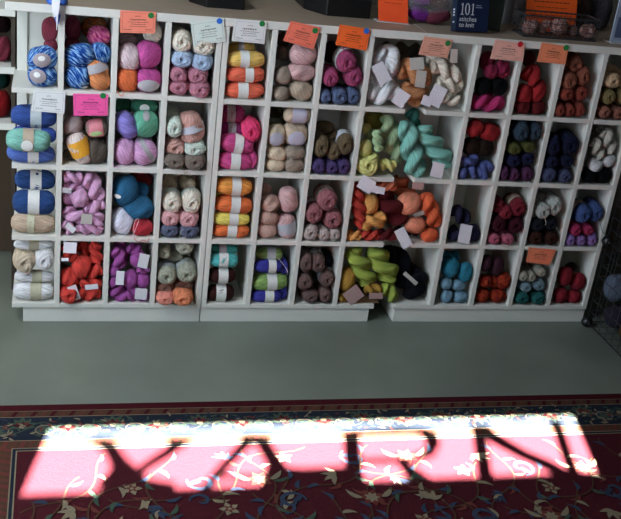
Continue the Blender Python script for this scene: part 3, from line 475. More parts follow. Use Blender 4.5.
def make_yarn(c, r, it, label):
    global seed; seed += 1
    k, cx, cy, w, h, ang, colr = it[:7]; op = it[7] if len(it) > 7 else {}
    x0, x1 = COLX[c]; zb, zt = ROWZ[r], ROWT[r]; dy = op.get('dy', 0)
    f_ = 1.13 if k == 'H' else 1.09 if k == 'B' else 1.05 if k == 'R' else 1.02; w, h = w * f_, h * f_
    s0 = px(on_y(cx, cy, .05)); wm, hm = w * s0, h * s0
    ca, sa = abs(math.cos(math.radians(ang))), abs(math.sin(math.radians(ang)))
    if k == 'B': Ld = .055 if dy > .04 else .060; yc = -.004 + Ld + dy; ref = .012 + dy
    else:
        dep = {'A': hm / 2, 'R': min(wm, hm) / 2 * 1.02, 'H': min(wm, hm) / 2 * .95}[k]; yc = .003 + dep + dy; ref = yc
    p = on_y(cx, cy, ref); s = px(p); hw, hh = w * s / 2, h * s / 2
    # the image direction of the long axis, carried over to the plane of the shelf fronts
    e1 = proj(p + [.01, 0, 0]) - proj(p); e2 = proj(p + [0, 0, .01]) - proj(p)
    d = np.linalg.solve(np.stack([e1, e2], 1), [math.cos(math.radians(ang)), math.sin(math.radians(ang))])
    aw = math.atan2(d[1], d[0]) if ang else 0.
    exx = hw * abs(math.cos(aw)) + hh * abs(math.sin(aw)); ezz = hh * abs(math.cos(aw)) + hw * abs(math.sin(aw))
    if k in 'RH' and ang: exx = math.hypot(hw * math.cos(aw), hh * math.sin(aw)); ezz = math.hypot(hh * math.cos(aw), hw * math.sin(aw))
    xx, zz = p[0], p[2]
    if c != 8 and not (c == 1):
        if 2 * exx > x1 - x0 - .002: f = (x1 - x0 - .002) / (2 * exx); hw *= f; exx *= f
        xx = min(max(xx, x0 + exx + .0015), x1 - exx - .0015)
    elif c == 1: xx = min(xx, x1 - exx - .0015)
    else: xx = max(xx, x0 + exx + .002)
    if zz - ezz < zb + .011: zz = zb + ezz + .0005
    if c == 8: zz = max(zz, zb + ezz * .98) if not (dy < .04 and k == 'H' and h > 15) else max(zz, zb + ezz * .95)
    zz = min(zz, zt - ezz - .002)
    if zz - ezz < zb: f = (zt - zb - .004) / (2 * ezz); hh *= f; hw *= f; zz = zb + ezz * f + .001
    if k == 'B': yd = Ld
    else: yd = {'A': hh, 'R': min(hw, hh) * 1.02, 'H': min(hw, hh) * .95}[k]
    yc = min(yc, DEP - yd - .003)
    ne = op.get('ne', 2.9 if k == 'A' else 2.25)
    if k == 'A': parts = [barrel(hw, yd, hh, ne, seed, strands=22, twist=.6, lumps=.035, amp=.07)]
    elif k == 'R': parts = [barrel(hw, yd, hh, ne, seed, strands=21, twist=1.3, n=40, m=84, amp=.075)]
    elif k == 'B': parts = [endball(Ld, hw, hh, seed)]
    else: parts = hank(hw, yd, hh, seed)
    ca_, sa_ = math.cos(aw), math.sin(aw)
    v = np.concatenate([p_[0] for p_ in parts]); f = []; b0_ = 0
    for p_ in parts: f.append(p_[1] + b0_); b0_ += len(p_[0])
    vr = np.stack([v[:, 0] * ca_ - v[:, 2] * sa_, v[:, 1], v[:, 0] * sa_ + v[:, 2] * ca_], -1)
    return dict(c=c, r=r, it=it, label=label, k=k, op=op, parts=parts, vr=vr, f=np.concatenate(f), aw=aw, pos=np.array([xx, yc, zz]), sc=1.0, hw=hw, hh=hh, yd=yd, Ld=Ld if k == 'B' else 0, ne=ne, seed=seed, col=colr, x0=x0, x1=x1, zb=zb, zt=zt, hm=h)
def fit(d):
    """rest a yarn on its shelf and keep it between the dividers and off the back panel"""
    lo, hi = d['vr'].min(0), d['vr'].max(0); c = d['c']; p = d['pos']
    x0, x1 = d['x0'], d['x1']
    if c == 1: x0 = -.19
    s_ = min(1, 1.06 * (x1 - x0) / (hi[0] - lo[0]), 1.03 * (d['zt'] - d['zb']) / (hi[2] - lo[2]), (DEP - .004) / (hi[1] - lo[1])); d['sc'] *= s_; d['vr'] *= s_; lo *= s_; hi *= s_
    e = .03 * (hi - lo)
    p[0] = min(max(p[0], x0 - lo[0] - e[0]), x1 - hi[0] + e[0])
    if p[2] + lo[2] - d['zb'] < .012: p[2] = d['zb'] - lo[2] - e[2]
    p[2] = max(min(p[2], d['zt'] - hi[2] + e[2]), d['zb'] - lo[2] - e[2]); p[1] = min(p[1], DEP - hi[1])
    g = .0008
    d['pl'] += [(np.array([1., 0, 0]), x1 - g), (np.array([-1., 0, 0]), -(x0 + g)), (np.array([0, 0, -1.]), -(d['zb'] + .0010)), (np.array([0, 0, 1.]), d['zt'] - g), (np.array([0, 1., 0]), DEP - .0015)]
def press(v, planes, off=0.):
    """wool gives way: flatten whatever reaches past a contact plane"""
    v = v.copy()
    for n, k in planes:
        ex_ = v @ n - (k - off); m = ex_ > 0
        if m.any(): v[m] -= np.outer(ex_[m], n)
    return v
def relax(ds):
    for d in ds: d['pl'] = []; fit(d)
    ext = lambda d: (d['vr'].max(0) - d['vr'].min(0)) / 2
    for rnd in range(3):                     # two yarns that would sit in the same spot: the one behind moves back
        for i in range(len(ds)):
            for j in range(i + 1, len(ds)):
                A_, B_ = ds[i], ds[j]; ea, eb = ext(A_), ext(B_); dv = B_['pos'] - A_['pos']
                if (np.abs(dv) > ea + eb).any(): continue
                q_ = np.sqrt(((dv / (ea + eb)) ** 2).sum())
                if q_ > (.62 if 'H' not in (A_['k'], B_['k']) else .5): continue
                back, front = (B_, A_) if (abs(dv[1]) < .006 and ea.prod() > eb.prod()) or dv[1] >= .006 else (A_, B_)
                room = DEP - .003 - (back['vr'][:, 1].max() + back['pos'][1]); back['pos'][1] += max(0, min(room, .016)); front['pos'][1] -= .004
    for i in range(len(ds)):
        for j in range(i + 1, len(ds)):
            A_, B_ = ds[i], ds[j]; dv = B_['pos'] - A_['pos']
            if (np.abs(dv) > ext(A_) + ext(B_)).any(): continue
            Sa, Sb = quad(A_), quad(B_); n = np.linalg.solve(Sa + Sb, dv); n /= np.linalg.norm(n)
            bx = 1.07 if 'H' not in (A_['k'], B_['k']) else 1.0        # yarns are a little boxier than ellipsoids
            sa, sb = bx * math.sqrt(n @ Sa @ n), bx * math.sqrt(n @ Sb @ n); ov = sa + sb - dv @ n
            if ov <= 0 or ('H' in (A_['k'], B_['k']) and ov > .42 * min(sa, sb) * 2): continue
            k = A_['pos'] @ n + sa - ov * sa / (sa + sb)
            A_['pl'].append((n, k - .0004)); B_['pl'].append((-n, -k - .0004))
def quad(d):
    c_, s_ = math.cos(d['aw']), math.sin(d['aw']); R_ = np.array([[c_, 0, -s_], [0, 1, 0], [s_, 0, c_]])
    e = np.array([d['hw'], d['Ld'] or d['yd'], d['hh']]) * d['sc'] * (1.03 if d['k'] != 'H' else 1.0)
    if d['k'] == 'B': e = np.array([d['hw'], d['Ld'], d['hh']]) * d['sc'] * [1.03, 1.25, 1.03]
    if d['k'] == 'A': e = e * [1.2, 1, 1]
    return R_ @ np.diag(e ** 2) @ R_.T
def finish(d):
    c, r, it, k, op, colr, label, ne = d['c'], d['r'], d['it'], d['k'], d['op'], d['col'], d['label'], d['ne']
    sc_ = d['sc']; hw, hh, yd, Ld = d['hw'] * sc_, d['hh'] * sc_, d['yd'] * sc_, d['Ld'] * sc_
    M = Matrix.Translation(Vector(d['pos'])) @ Matrix.Rotation(-d['aw'], 4, 'Y')
    parts = [(v * sc_, f, uv) for v, f, uv in d['parts']]
    name, _ = KINDN[k]; mat = VAR[colr][1] if colr in VAR else WOOL; col = (1, 1, 1, 1) if colr in VAR else wool_rgb(C[colr][0], SAT, .72 if c > 8 else 1.0)  # right-unit wool darkened in its colour to stand in for dimmer light there
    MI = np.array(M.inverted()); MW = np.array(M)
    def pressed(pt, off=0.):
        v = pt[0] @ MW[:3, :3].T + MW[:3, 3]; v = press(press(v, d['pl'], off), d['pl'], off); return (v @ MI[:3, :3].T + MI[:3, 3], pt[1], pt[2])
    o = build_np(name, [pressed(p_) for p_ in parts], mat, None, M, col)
    b = op.get('b')
    if b:
        if k == 'B':
            g = ring_band(Ld, hw, hh, 3.5, b[1], b[2]); v = g[0][:, [1, 0, 2]]; g = (v * [1.0, 1, 1], g[1][:, ::-1], g[2])
            bo = build_np('paper_band', [pressed(g, -.0004)], band_mat(b[0]), o, M)
        else:
            bo = build_np('paper_band', [pressed(ring_band(hw, yd, hh, ne, b[1], b[2]), -.0004)], band_mat(b[0]), o, M)
        bo['label'] = (op.get('bn') or 'white printed paper band')
        if op.get('gb'):
            go = build_np('paper_label', [pressed(front_label(hw, yd * 1.03, hh, ne, -.1, -.35, .6, .3))], band_mat('#a9c48a'), bo, M)
    q = op.get('o')
    if q:
        ow = build_np('paper_label', [pressed(front_label(hw, yd * (1.03 if b else 1), hh * 1.0, ne, *q[1:]))], band_mat(q[0]), bo if b else o, M); ow['label'] = op.get('on', 'white paper label')
    if op.get('o2'): build_np('barcode', [pressed(front_label(hw, yd * 1.02, hh * 1.01, ne, *op['o2'][1:]))], band_mat(op['o2'][0]), ow, M)
    tag(o, label, 'yarn', 'yarn in ' + cubby_words(c, r).replace(',', ''))
    YOBJ.setdefault((c, r), []).append((o, it))
    return o
def wool_rgb(h, sat=SAT, shade=1.0):
    a = np.array(hexlin(h)[:3]) * shade; l = a @ [.3, .55, .15]; a = l + (a - l) * sat
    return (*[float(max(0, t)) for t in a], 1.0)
seen = {}
for (c, r), items in Y.items():
    byc = {}
    for i, it in enumerate(items): byc.setdefault((colour_words(it[6]), KINDN[it[0]][1]), []).append(i)
    lab = {}
    for (cw, kn), ids in byc.items():
        for i, pw in zip(ids, positions([items[i] for i in ids])):
            op = items[i][7] if len(items[i]) > 7 else {}
            bn = op.get('bn') or op.get('on') or ('white band' if 'b' in op else '')
            if op.get('dy', 0) >= .05 and not pw: pw = 'at the back'
            parts_ = [cw + (' yarn ' + kn if kn != 'skein' else ' yarn skein') + (' with ' + bn if bn else ''), pw, cubby_words(c, r)]
            t = ', '.join(x for x in parts_ if x)
            if len(t.replace(',', ' ').split()) > 16: t = ', '.join(x for x in [cw + ' yarn ' + kn, pw, cubby_words(c, r)] if x)
            if t in seen: print('DUP LABEL', t)
            seen[t] = 1; lab[i] = t
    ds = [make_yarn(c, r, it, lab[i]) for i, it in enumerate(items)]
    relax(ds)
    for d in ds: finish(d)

# paper tags tied to the hanks (parts of the nearest yarn): cubby, cx, cy, w, h, clockwise angle
TAGM = band_mat('#eceaf2'); TAGG = band_mat('#c6c2ba'); TAGP = band_mat('#c9a6a2')
def yarn_tag(c, r, cx, cy, w, h, a, m=TAGM, y=-.004):
    best = min(YOBJ[c, r], key=lambda q: math.hypot(q[1][1] - cx, q[1][2] - cy) + 200 * max(0, q[1][7].get('dy', 0) if len(q[1]) > 7 else 0))[0]
    co, si = math.cos(math.radians(a)), math.sin(math.radians(a)); pts = []
    for sx, sy in ((-1, -1), (1, -1), (1, 1), (-1, 1)):
        dx, dyy = sx * w / 2, sy * h / 2; pts.append((cx + dx * co - dyy * si, cy + dx * si + dyy * co))
    tilt = random.uniform(-.012, .006)
    P = [on_y(u, v, y + tilt * (1 if i < 2 else -1) * .5) for i, (u, v) in enumerate(pts)]
    nrm = np.array([0, .0008, 0]); vs = np.array(P + [p + nrm for p in P]); f = np.array([(0, 3, 2, 1), (4, 5, 6, 7), (0, 1, 5, 4), (1, 2, 6, 5), (2, 3, 7, 6), (3, 0, 4, 7)])
    uv = np.array([(0, 0), (.6, 0), (.6, .4), (0, .4)] * 2)
    mid = vs.mean(0); o = build_np('paper_tag', [(vs - mid, f, uv)], m, best, Matrix.Translation(Vector(mid)), smooth=False); o['label'] = 'white paper tag tied to the yarn'
for a in [(8, 1, 381.5, 73.3, 13, 21, -27), (8, 1, 401, 98.5, 13, 16, 35), (8, 1, 417, 63.7, 14, 12, -4, TAGG), (8, 1, 420.7, 79, 10, 17, 8, TAGG), (8, 1, 437, 96, 14, 21, 26), (8, 1, 427, 101, 10, 10, 20), (8, 1, 454, 56, 7, 14, 3, TAGG),
          (8, 2, 437.5, 170, 12, 15, 14), (2, 3, 67, 190.5, 9, 5, 6), (2, 3, 86.5, 219, 11, 10, 3, TAGG), (2, 3, 70.5, 228, 11, 6, 38), (8, 3, 366.5, 184.5, 15, 14, 32), (8, 3, 378.5, 190, 13, 7, 12), (8, 3, 403.5, 238, 11, 20, -27), (8, 3, 418, 186, 11, 7, 4, TAGP), (8, 3, 419, 214, 11, 4, -18, TAGG),
          (9, 3, 465, 234, 12, 19, 11), (2, 4, 70, 247.7, 13, 11, 3), (2, 4, 91.6, 287, 13, 5, -5), (2, 4, 74, 293, 9, 15, -20), (2, 4, 65, 259.5, 7, 3, 0), (3, 4, 143.5, 261, 10, 14, 12), (3, 4, 120, 278, 8, 14, 4), (3, 4, 141, 294, 12, 11, 5),
          (8, 4, 353.5, 295, 17, 14, -36, TAGP), (8, 4, 376, 296, 14, 6, 0, TAGP), (8, 4, 410.5, 278.5, 17, 4, 42, TAGG)]:
    yarn_tag(*a)
# loose ends of yarn
def tail(c, r, near, pts, col, rad=.0011, y=-.004):
    best = min(YOBJ[c, r], key=lambda q: math.hypot(q[1][1] - near[0], q[1][2] - near[1]))[0]
    P = [on_y(u, v, y) for u, v in pts]; Q = []
    for i in range(len(P) - 1):
        for t in (0, .25, .5, .75):
            p0, p1, p2, p3 = P[max(i - 1, 0)], P[i], P[i + 1], P[min(i + 2, len(P) - 1)]
            Q.append(.5 * (2 * p1 + (p2 - p0) * t + (2 * p0 - 5 * p1 + 4 * p2 - p3) * t * t + (3 * p1 - p0 - 3 * p2 + p3) * t ** 3))
    Q.append(P[-1]); mid = np.mean(Q, axis=0)
    MB().tube([q - mid for q in Q], rad, 6).obj('yarn_tail', plain('strand_' + col.strip('#'), col, .9), best, smooth=True, loc=mid)
tail(3, 1, (127, 81), [(117, 90), (119, 94), (122, 96), (124, 92)], '#e06a20'); tail(3, 2, (123, 151), [(113, 162), (114, 167), (118, 167), (120, 164)], '#d8a0c8')
tail(3, 3, (143, 229), [(133, 232), (135, 221), (139, 219), (136, 228), (132, 237)], '#e8c8d0'); tail(3, 3, (143, 229), [(134, 238), (138, 242), (143, 240), (147, 242), (149, 238)], '#d02438')
tail(4, 2, (195, 165), [(183, 168), (185, 174), (188, 170)], '#8a7c70'); tail(4, 3, (189, 233), [(180, 236), (182, 230), (186, 232), (184, 240)], '#b8b0ac')
tail(6, 4, (268, 266), [(278, 258), (283, 264), (287, 270), (288, 275)], '#c8c8d8'); tail(10, 3, (508, 238), [(501, 242), (503, 246), (508, 247), (510, 243)], '#a85868')
tail(6, 2, (296, 152), [(287, 157), (289, 162), (291, 158), (292, 163)], '#b8a898'); tail(11, 3, (543, 211), [(545, 218), (546, 223), (545, 225)], '#c8c8c0')
tail(12, 3, (596, 213), [(600, 222), (602, 230), (605, 235)], '#5a6878')

# flat brown card lying over the gap of the bottom shelf
cc = (1.26, .12, FZ['s4'] + .002)
# ------------------------------------------------------------------ price cards hung on the shelf edges
def card(corners, col, dot, label, group='price cards on the shelf edges', y=-.0045, dense=6):
    P = [on_y(u, v, y) for u, v in corners]; mid = np.mean(P, axis=0)
    e = MB().prism([p - mid for p in P], (0, .0009, 0)).obj('price_sign', plain('card_' + col.strip('#'), col, .55, .02, 25), loc=mid); tag(e, label, 'price sign', group)
    TL, TR, BR, BL = P
    def at(a, b): return (TL * (1 - a) + TR * a) * (1 - b) + (BL * (1 - a) + BR * a) * b + [0, -.0006, 0] - mid
    mb = MB(); rr = random.Random(label)
    def dash(a0, a1, b, th):
        mb.add([at(a0, b), at(a0, b + th), at(a1, b + th), at(a1, b)], [(0, 1, 2, 3)])
    rows = [(.22, .42, .58, .035), (.36, .28, .74, .07), (.49, .22, .80, .03), (.58, .30, .72, .03), (.68, .26, .76, .03), (.82, .12, .34, .035), (.82, .72, .9, .035)]
    for b, a0, a1, th in rows[:dense + 1]:
        a = a0
        while a < a1 - .02:
            wd = min(rr.uniform(.025, .08), a1 - a); dash(a, a + wd, b + rr.uniform(-.006, .006), th * rr.uniform(.7, 1.1)); a += wd + .012
    for (a0, b0, a1, b1) in ((.06, .08, .94, .08), (.06, .92, .94, .92)): dash(a0, a1, b0, .008)
    for a0 in (.06, .935): mb.add([at(a0, .08), at(a0, .92), at(a0 + .006, .92), at(a0 + .006, .08)], [(0, 1, 2, 3)])
    o = mb.obj('printed_text', plain('print_' + col.strip('#'), tuple(x * .33 for x in hexlin(col)[:3]) + (1,), .7), e, loc=mid)
    if dot:
        c0 = on_y(dot[0], dot[1], y - .0012); r_ = 2.9 * px(c0)
        MB().prism([(r_ * math.cos(t), 0, r_ * math.sin(t)) for t in np.linspace(0, 2 * math.pi, 24, endpoint=False)], (0, .0005, 0)).obj('round_sticker', plain('sticker_' + dot[2].strip('#'), dot[2], .4), e, loc=c0)['label'] = dot[3] + ' round sticker'
    return e
GD, BD, RD = '#1f7a3a', '#2f6fd0', '#c81c2c'
card([(120.2, 10.2), (156, 12), (155, 33.4), (120, 32.8)], '#f58a72', (151, 15.4, GD, 'green'), 'salmon price card with green sticker above the third cubby from left')
card([(190.5, 23), (223.5, 18), (225.8, 41.3), (193.4, 46.2)], '#d9e4dc', (219.5, 21, BD, 'blue'), 'pale green price card tilted, with blue sticker, above the light blue balls')
card([(234.8, 19.3), (267, 21.6), (264.2, 44), (231.5, 40.7)], '#e2e0de', (262.2, 23.7, GD, 'green'), 'white price card with green sticker above the yellow skein')
card([(290.9, 21), (320.5, 27.4), (313.3, 49.2), (283.1, 40.7)], '#f47a62', (315.2, 30.6, GD, 'green'), 'salmon price card tilted right above the shell pink balls')
card([(339.8, 24.4), (370.5, 29.3), (366.5, 50.7), (335.5, 44.9)], '#f86a2a', (366.5, 31, BD, 'blue'), 'bright orange price card with blue sticker above the raspberry balls')
card([(424.3, 36.3), (453.3, 39.8), (447.2, 58), (418.5, 54.6)], '#e8a690', (448, 43.3, GD, 'green'), 'pale salmon price card with green sticker above the cream hanks')
card([(495.4, 39.4), (525, 43.7), (522.6, 61.4), (490, 58.8)], '#f0b4a4', (520.4, 44.3, RD, 'red'), 'pale pink price card with red sticker above the black yarn')
card([(541.9, 42.2), (568.8, 46.6), (565.3, 64.6), (536.7, 61.7)], '#f59068', (566.2, 47.8, GD, 'green'), 'orange salmon price card with green sticker, rightmost along the countertop edge', dense=4)
card([(34, 90.3), (65.4, 91.9), (64.3, 113.7), (31.1, 110.8)], '#e0e2e2', None, 'white price card without sticker above the royal blue skein')
card([(73.1, 93.5), (108, 94.6), (107.6, 115.5), (73.7, 115.7)], '#f55ba4', (103, 95.8, GD, 'green'), 'hot pink price card with green sticker below the variegated blue balls')
card([(528.9, 247.4), (556.3, 249.7), (549.8, 265), (526.2, 262.2)], '#f58a66', None, 'small salmon price card on the lower right shelf above grey balls', dense=4)

# ------------------------------------------------------------------ things on the countertop
TT = FZ['tt']
# ribbon scissors-like blue tie with a white strap hanging over the edge
e = empty('ribbon_bow', on_z(57, 6, TT)); tag(e, 'blue ribbon bow with a white strap hanging over the countertop front', 'ribbon'); b0 = np.array(PM[e.name].translation)
RB = plain('blue_satin', '#3566c8', .35); RW = plain('white_satin', '#eceaf0', .4)
def strip(name, pts, w, m):
    P = [np.asarray(p, float) for p in pts]; mb = MB()
    for i in range(len(P) - 1):
        a, b = P[i], P[i + 1]; w0, w1 = (w[i], w[i + 1]) if hasattr(w, '__len__') else (w, w)
        d = np.array([1., 0, 0]); up = np.array([0, -.0012, .0006])
        q_ = [a - d * w0 / 2, a + d * w0 / 2, b + d * w1 / 2, b - d * w1 / 2]
        mb.prism([x - b0 for x in q_], up)
    return mb.obj(name, m, e, loc=b0)
def dd(u, v, y): return on_y(u, v, y)
strip('strap', [(-.008, .07, TT + .024), (-.010, .0, TT + .026), (-.011, -.022, TT + .012), tuple(dd(55.5, 11, -.027)), tuple(dd(55.8, 17, -.027))], [.028, .028, .026, .022, .012], RW)
strip('strap_end', [tuple(dd(57.3, 14, -.026)), tuple(dd(57, 22, -.022)), tuple(dd(56.6, 30, -.020))], [.008, .004, .0025], RW)
for pts in ([(48, 0), (52, 2), (55, 8), (53, 12), (50, 5)], [(66, 0), (62, 2), (59, 8), (62, 5), (66, 3)]):
    mb = MB(); Q = [on_y(u, v, -.011 + .03 * (v < 4)) for u, v in pts]; Q = [np.array([p[0], p[1], max(p[2], TT + .010) if p[1] > -.012 else p[2]]) for p in Q]
    mb.tube([p - b0 for p in Q + [Q[0]]], .008, 8).obj('bow_loop', RB, e, smooth=True, loc=b0)
mb = MB(); Q = [on_y(55, 11, -.015), on_y(57.5, 16, -.015), on_y(57.5, 24, -.012)]; mb.tube([p - b0 for p in Q], [.010, .011, .004], 8).obj('bow_tail', RB, e, smooth=True, loc=b0)

def display_base(x0, x1, y0, y1, h, label):
    e = empty('display_stand', ((x0 + x1) / 2, (y0 + y1) / 2, TT)); l0 = ((x0 + x1) / 2, (y0 + y1) / 2, TT); tag(e, label, 'display stand')
    a, b = (x1 - x0) / 2, (y1 - y0) / 2
    pts = [(-a, -b * .2, 0), (-a * .45, -b, 0), (a, -b, 0), (a, b, 0), (-a, b, 0)]
    MB().prism(pts, (0, 0, h)).obj('tray', BLACKP, e, bevel=.004, loc=l0)
    MB().box(-a * .8, a * .9, b * .55, b * .9, h, h + .16).obj('back_stand', BLACKP, e, bevel=.004, loc=l0)
    return e
display_base(.46, .652, .165, .36, .05, 'black plastic display base on countertop above the white price card')
display_base(.90, 1.135, .185, .45, .07, 'larger black display base on the countertop left of the upright orange sign')
# bottle behind that tray
mb = MB().lathe([(.024, 0), (.026, .004), (.026, .13), (.022, .15), (.011, .165), (.011, .19)], n=20); o = mb.obj('spray_bottle', plain('smoky_bottle', '#6c7c90', .2), loc=(1.155, .36, TT + .0003)); tag(o, 'grey blue bottle on the countertop beside the upright orange sign', 'bottle', None)

def upright_sign(corners_bottom, h, col, label, lean=.01):
    (x0, y0), (x1, y1) = corners_bottom; e = empty('sign_holder', ((x0 + x1) / 2, (y0 + y1) / 2, TT)); l0 = np.array(((x0 + x1) / 2, (y0 + y1) / 2, TT)); tag(e, label, 'sign')
    a = np.array([x0, y0, TT]) - l0; b = np.array([x1, y1, TT]) - l0; up = np.array([-.01, .05, h])
    MB().prism([a + [0, 0, .004], b + [0, 0, .004], b + up, a + up], (0, .0012, 0)).obj('orange_sheet', plain('sheet_' + col.strip('#'), col, .5, .02), e, loc=l0)
    mb = MB(); rr = random.Random(label); fy = np.array([0, -.0008, 0])
    def at(s, t): return a + (b - a) * s + up * t + fy
    for t, s0, s1, th in ((.30, .12, .9, .012), (.37, .15, .85, .012), (.44, .2, .8, .012), (.53, .15, .85, .02), (.62, .1, .9, .016), (.74, .2, .8, .03)):
        s = s0
        while s < s1 - .02:
            w = min(rr.uniform(.03, .09), s1 - s); mb.add([at(s, t), at(s + w, t), at(s + w, t + th), at(s, t + th)], [(0, 1, 2, 3)]); s += w + .015
    mb.obj('printed_text', plain('sign_print', '#7a2a14', .7), e, loc=l0)
    ac = plain('clear_acrylic', '#c9c4c4', .15); d_ = .012
    MB().prism([a + [-.004, -.004, 0], b + [.004, -.004, 0], b + [.004, .05, 0], a + [-.004, .05, 0]], (0, 0, .0035)).obj('acrylic_foot', ac, e, loc=l0)
    return e
upright_sign(((1.158, .150), (1.271, .136)), .155, '#f4521e', 'upright orange sign in a clear holder on the countertop above the wide bay')
upright_sign(((1.775, .192), (2.00, .205)), .21, '#f4601e', 'large upright orange sign standing in the countertop basket at right')
# bagged purple and brown yarns between the sign and the book
e = empty('yarn_bag', (1.36, .19, TT)); tag(e, 'clear plastic bag of purple and brown yarn left of the stitch book', 'bag')
def film():
    m, nt, b = new_mat('clear_film'); out = nt.nodes['Material Output']
    t = nt.nodes.new('ShaderNodeBsdfTransparent'); mx = nt.nodes.new('ShaderNodeMixShader'); mx.inputs[0].default_value = .14
    b.inputs['Roughness'].default_value = .12; b.inputs['Base Color'].default_value = (.7, .7, .75, 1)
    nt.links.new(t.outputs[0], mx.inputs[1]); nt.links.new(b.outputs[0], mx.inputs[2]); nt.links.new(mx.outputs[0], out.inputs['Surface']); return m
FILM = film()
for i, (dx, dyy, dz, a_, b_, c_) in enumerate([(-.042, -.02, .028, .045, '#7a2f8a', 12), (.03, -.03, .026, .05, '#6a3040', -15), (-.03, .02, .075, .05, '#8a3a8c', -8), (.04, .01, .075, .045, '#5c3a28', 20), (.0, .02, .115, .05, '#7a3a80', 0)]):
    M = Matrix.Translation((1.368 + dx, .205 + dyy, TT + dz + .006)) @ Matrix.Rotation(math.radians(c_), 4, 'Y')
    build_np('bagged_skein', [barrel(a_, .027, .026, 2.5, 900 + i)], WOOL, e, M, hexlin(b_))
build_np('plastic_film', [barrel(.105, .062, .078, 3.4, 950, amp=.02, lumps=.05)], FILM, e, Matrix.Translation((1.368, .205, TT + .096)))

# the stitch book, leaning, spine to the left
bl, br, sl = on_z(455.5, 33, TT), on_z(487, 34.5, TT), on_z(450, 31, TT)
ex = (br - bl) / np.linalg.norm(br - bl); dep = np.array([-ex[1], ex[0], 0]); wB = np.linalg.norm(br - bl); hB = .20; tB = .034
upv = np.array([0, 0, 1.]) * .97 + dep * .22; upv /= np.linalg.norm(upv); nB = np.cross(ex, upv)   # points toward the room
nB = nB if nB[1] < 0 else -nB
e = empty('book', bl); tag(e, 'dark blue book titled 101 stitches to knit standing on the countertop', 'book')
lift = np.array([0, 0, .0075 + .0])
def bk(s, t, d): return bl + lift + ex * s + upv * t - nB * d - bl
NAVY = plain('book_cover', '#172340', .35, .05, 20)
MB().prism([bk(0, 0, 0), bk(wB, 0, 0), bk(wB, hB, 0), bk(0, hB, 0)], -nB * .003).obj('front_cover', NAVY, e, bevel=.0008, loc=bl)
MB().prism([bk(.003, .003, .003), bk(wB - .004, .003, .003), bk(wB - .004, hB - .003, .003), bk(.003, hB - .003, .003)], -nB * (tB - .006)).obj('page_block', plain('book_pages', '#d8d2c0', .8), e, loc=bl)
MB().prism([bk(0, 0, tB - .003), bk(wB, 0, tB - .003), bk(wB, hB, tB - .003), bk(0, hB, tB - .003)], -nB * .003).obj('back_cover', NAVY, e, bevel=.0008, loc=bl)
MB().prism([bk(-.003, 0, 0), bk(0, 0, 0), bk(0, hB, 0), bk(-.003, hB, 0)], -nB * tB).obj('spine', plain('book_spine', '#12283c', .35), e, bevel=.0008, loc=bl)
TXT = plain('title_white', '#dcdce2', .5)
def one(s, t, h):   # serif digit 1
    mb = MB(); o_ = -nB * -.0008
    def P(a, b): return bk(s + a * h, t + b * h, -.0006)
    for poly in ([(.17, .05), (.27, .05), (.30, .93), (.20, .93)], [(.06, 0), (.38, 0), (.38, .06), (.06, .06)], [(.20, .93), (.30, .93), (.30, 1.0), (.24, 1.0), (.08, .86), (.08, .80)]):
        mb.add([P(*q_) for q_ in poly], [tuple(range(len(poly)))])
    return mb
def zero(s, t, h):
    mb = MB(); n = 28; vs = []
    for i in range(n):
        th = 2 * math.pi * i / n; vs.append(bk(s + h * (.26 + .25 * math.cos(th)), t + h * (.5 + .51 * math.sin(th)), -.0006)); vs.append(bk(s + h * (.26 + .13 * math.cos(th)), t + h * (.5 + .45 * math.sin(th)), -.0006))
    return mb.add(vs, [(2 * i, 2 * ((i + 1) % n), 2 * ((i + 1) % n) + 1, 2 * i + 1) for i in range(n)])
tz = .060; hh_ = .042
tm = MB()
for g in (one(.012, tz, hh_), zero(.032, tz, hh_), one(.056, tz, hh_)): tm.add(g.v, g.f)
tm.obj('title_number', TXT, e, loc=bl)
def text(body, s, t, size, parent, shear=0, m=TXT, name='title_text'):
    cu = bpy.data.curves.new(name, 'FONT'); cu.body = body; cu.size = size; cu.shear = shear; cu.extrude = 0.0002; cu.materials.append(m)
    cu.offset = 0.0
    tmp = bpy.data.objects.new(name + '_curve', cu); COL.objects.link(tmp); dg = bpy.context.evaluated_depsgraph_get()
    me = bpy.data.meshes.new_from_object(tmp.evaluated_get(dg)); bpy.data.objects.remove(tmp)
    o = bpy.data.objects.new(name, me); COL.objects.link(o); p = bk(s, t, -.0008) + bl
    M = Matrix(((ex[0], upv[0], nB[0], p[0]), (ex[1], upv[1], nB[1], p[1]), (ex[2], upv[2], nB[2], p[2]), (0, 0, 0, 1)))
    place(o, parent, None, M); return o
text('stitches', .010, .037, .024, e, .1); text('to knit', .010, .016, .024, e, .1)
mb = MB()
for k, (t, s0, s1) in enumerate(((.094, .078, .100), (.087, .078, .105))): mb.add([bk(s0, t, -.0006), bk(s1, t, -.0006), bk(s1, t + .003, -.0006), bk(s0, t + .003, -.0006)], [(0, 1, 2, 3)])
mb.obj('small_print', plain('small_print_grey', '#9aa2b8', .6), e, loc=bl)
mb = MB()
for t in (.03, .055, .065, .075): mb.add([bk(-.0038, t, .010), bk(-.0038, t, .022), bk(-.0038, t + .006, .022), bk(-.0038, t + .006, .010)], [(0, 1, 2, 3)])
mb.obj('spine_print', TXT, e, loc=bl)
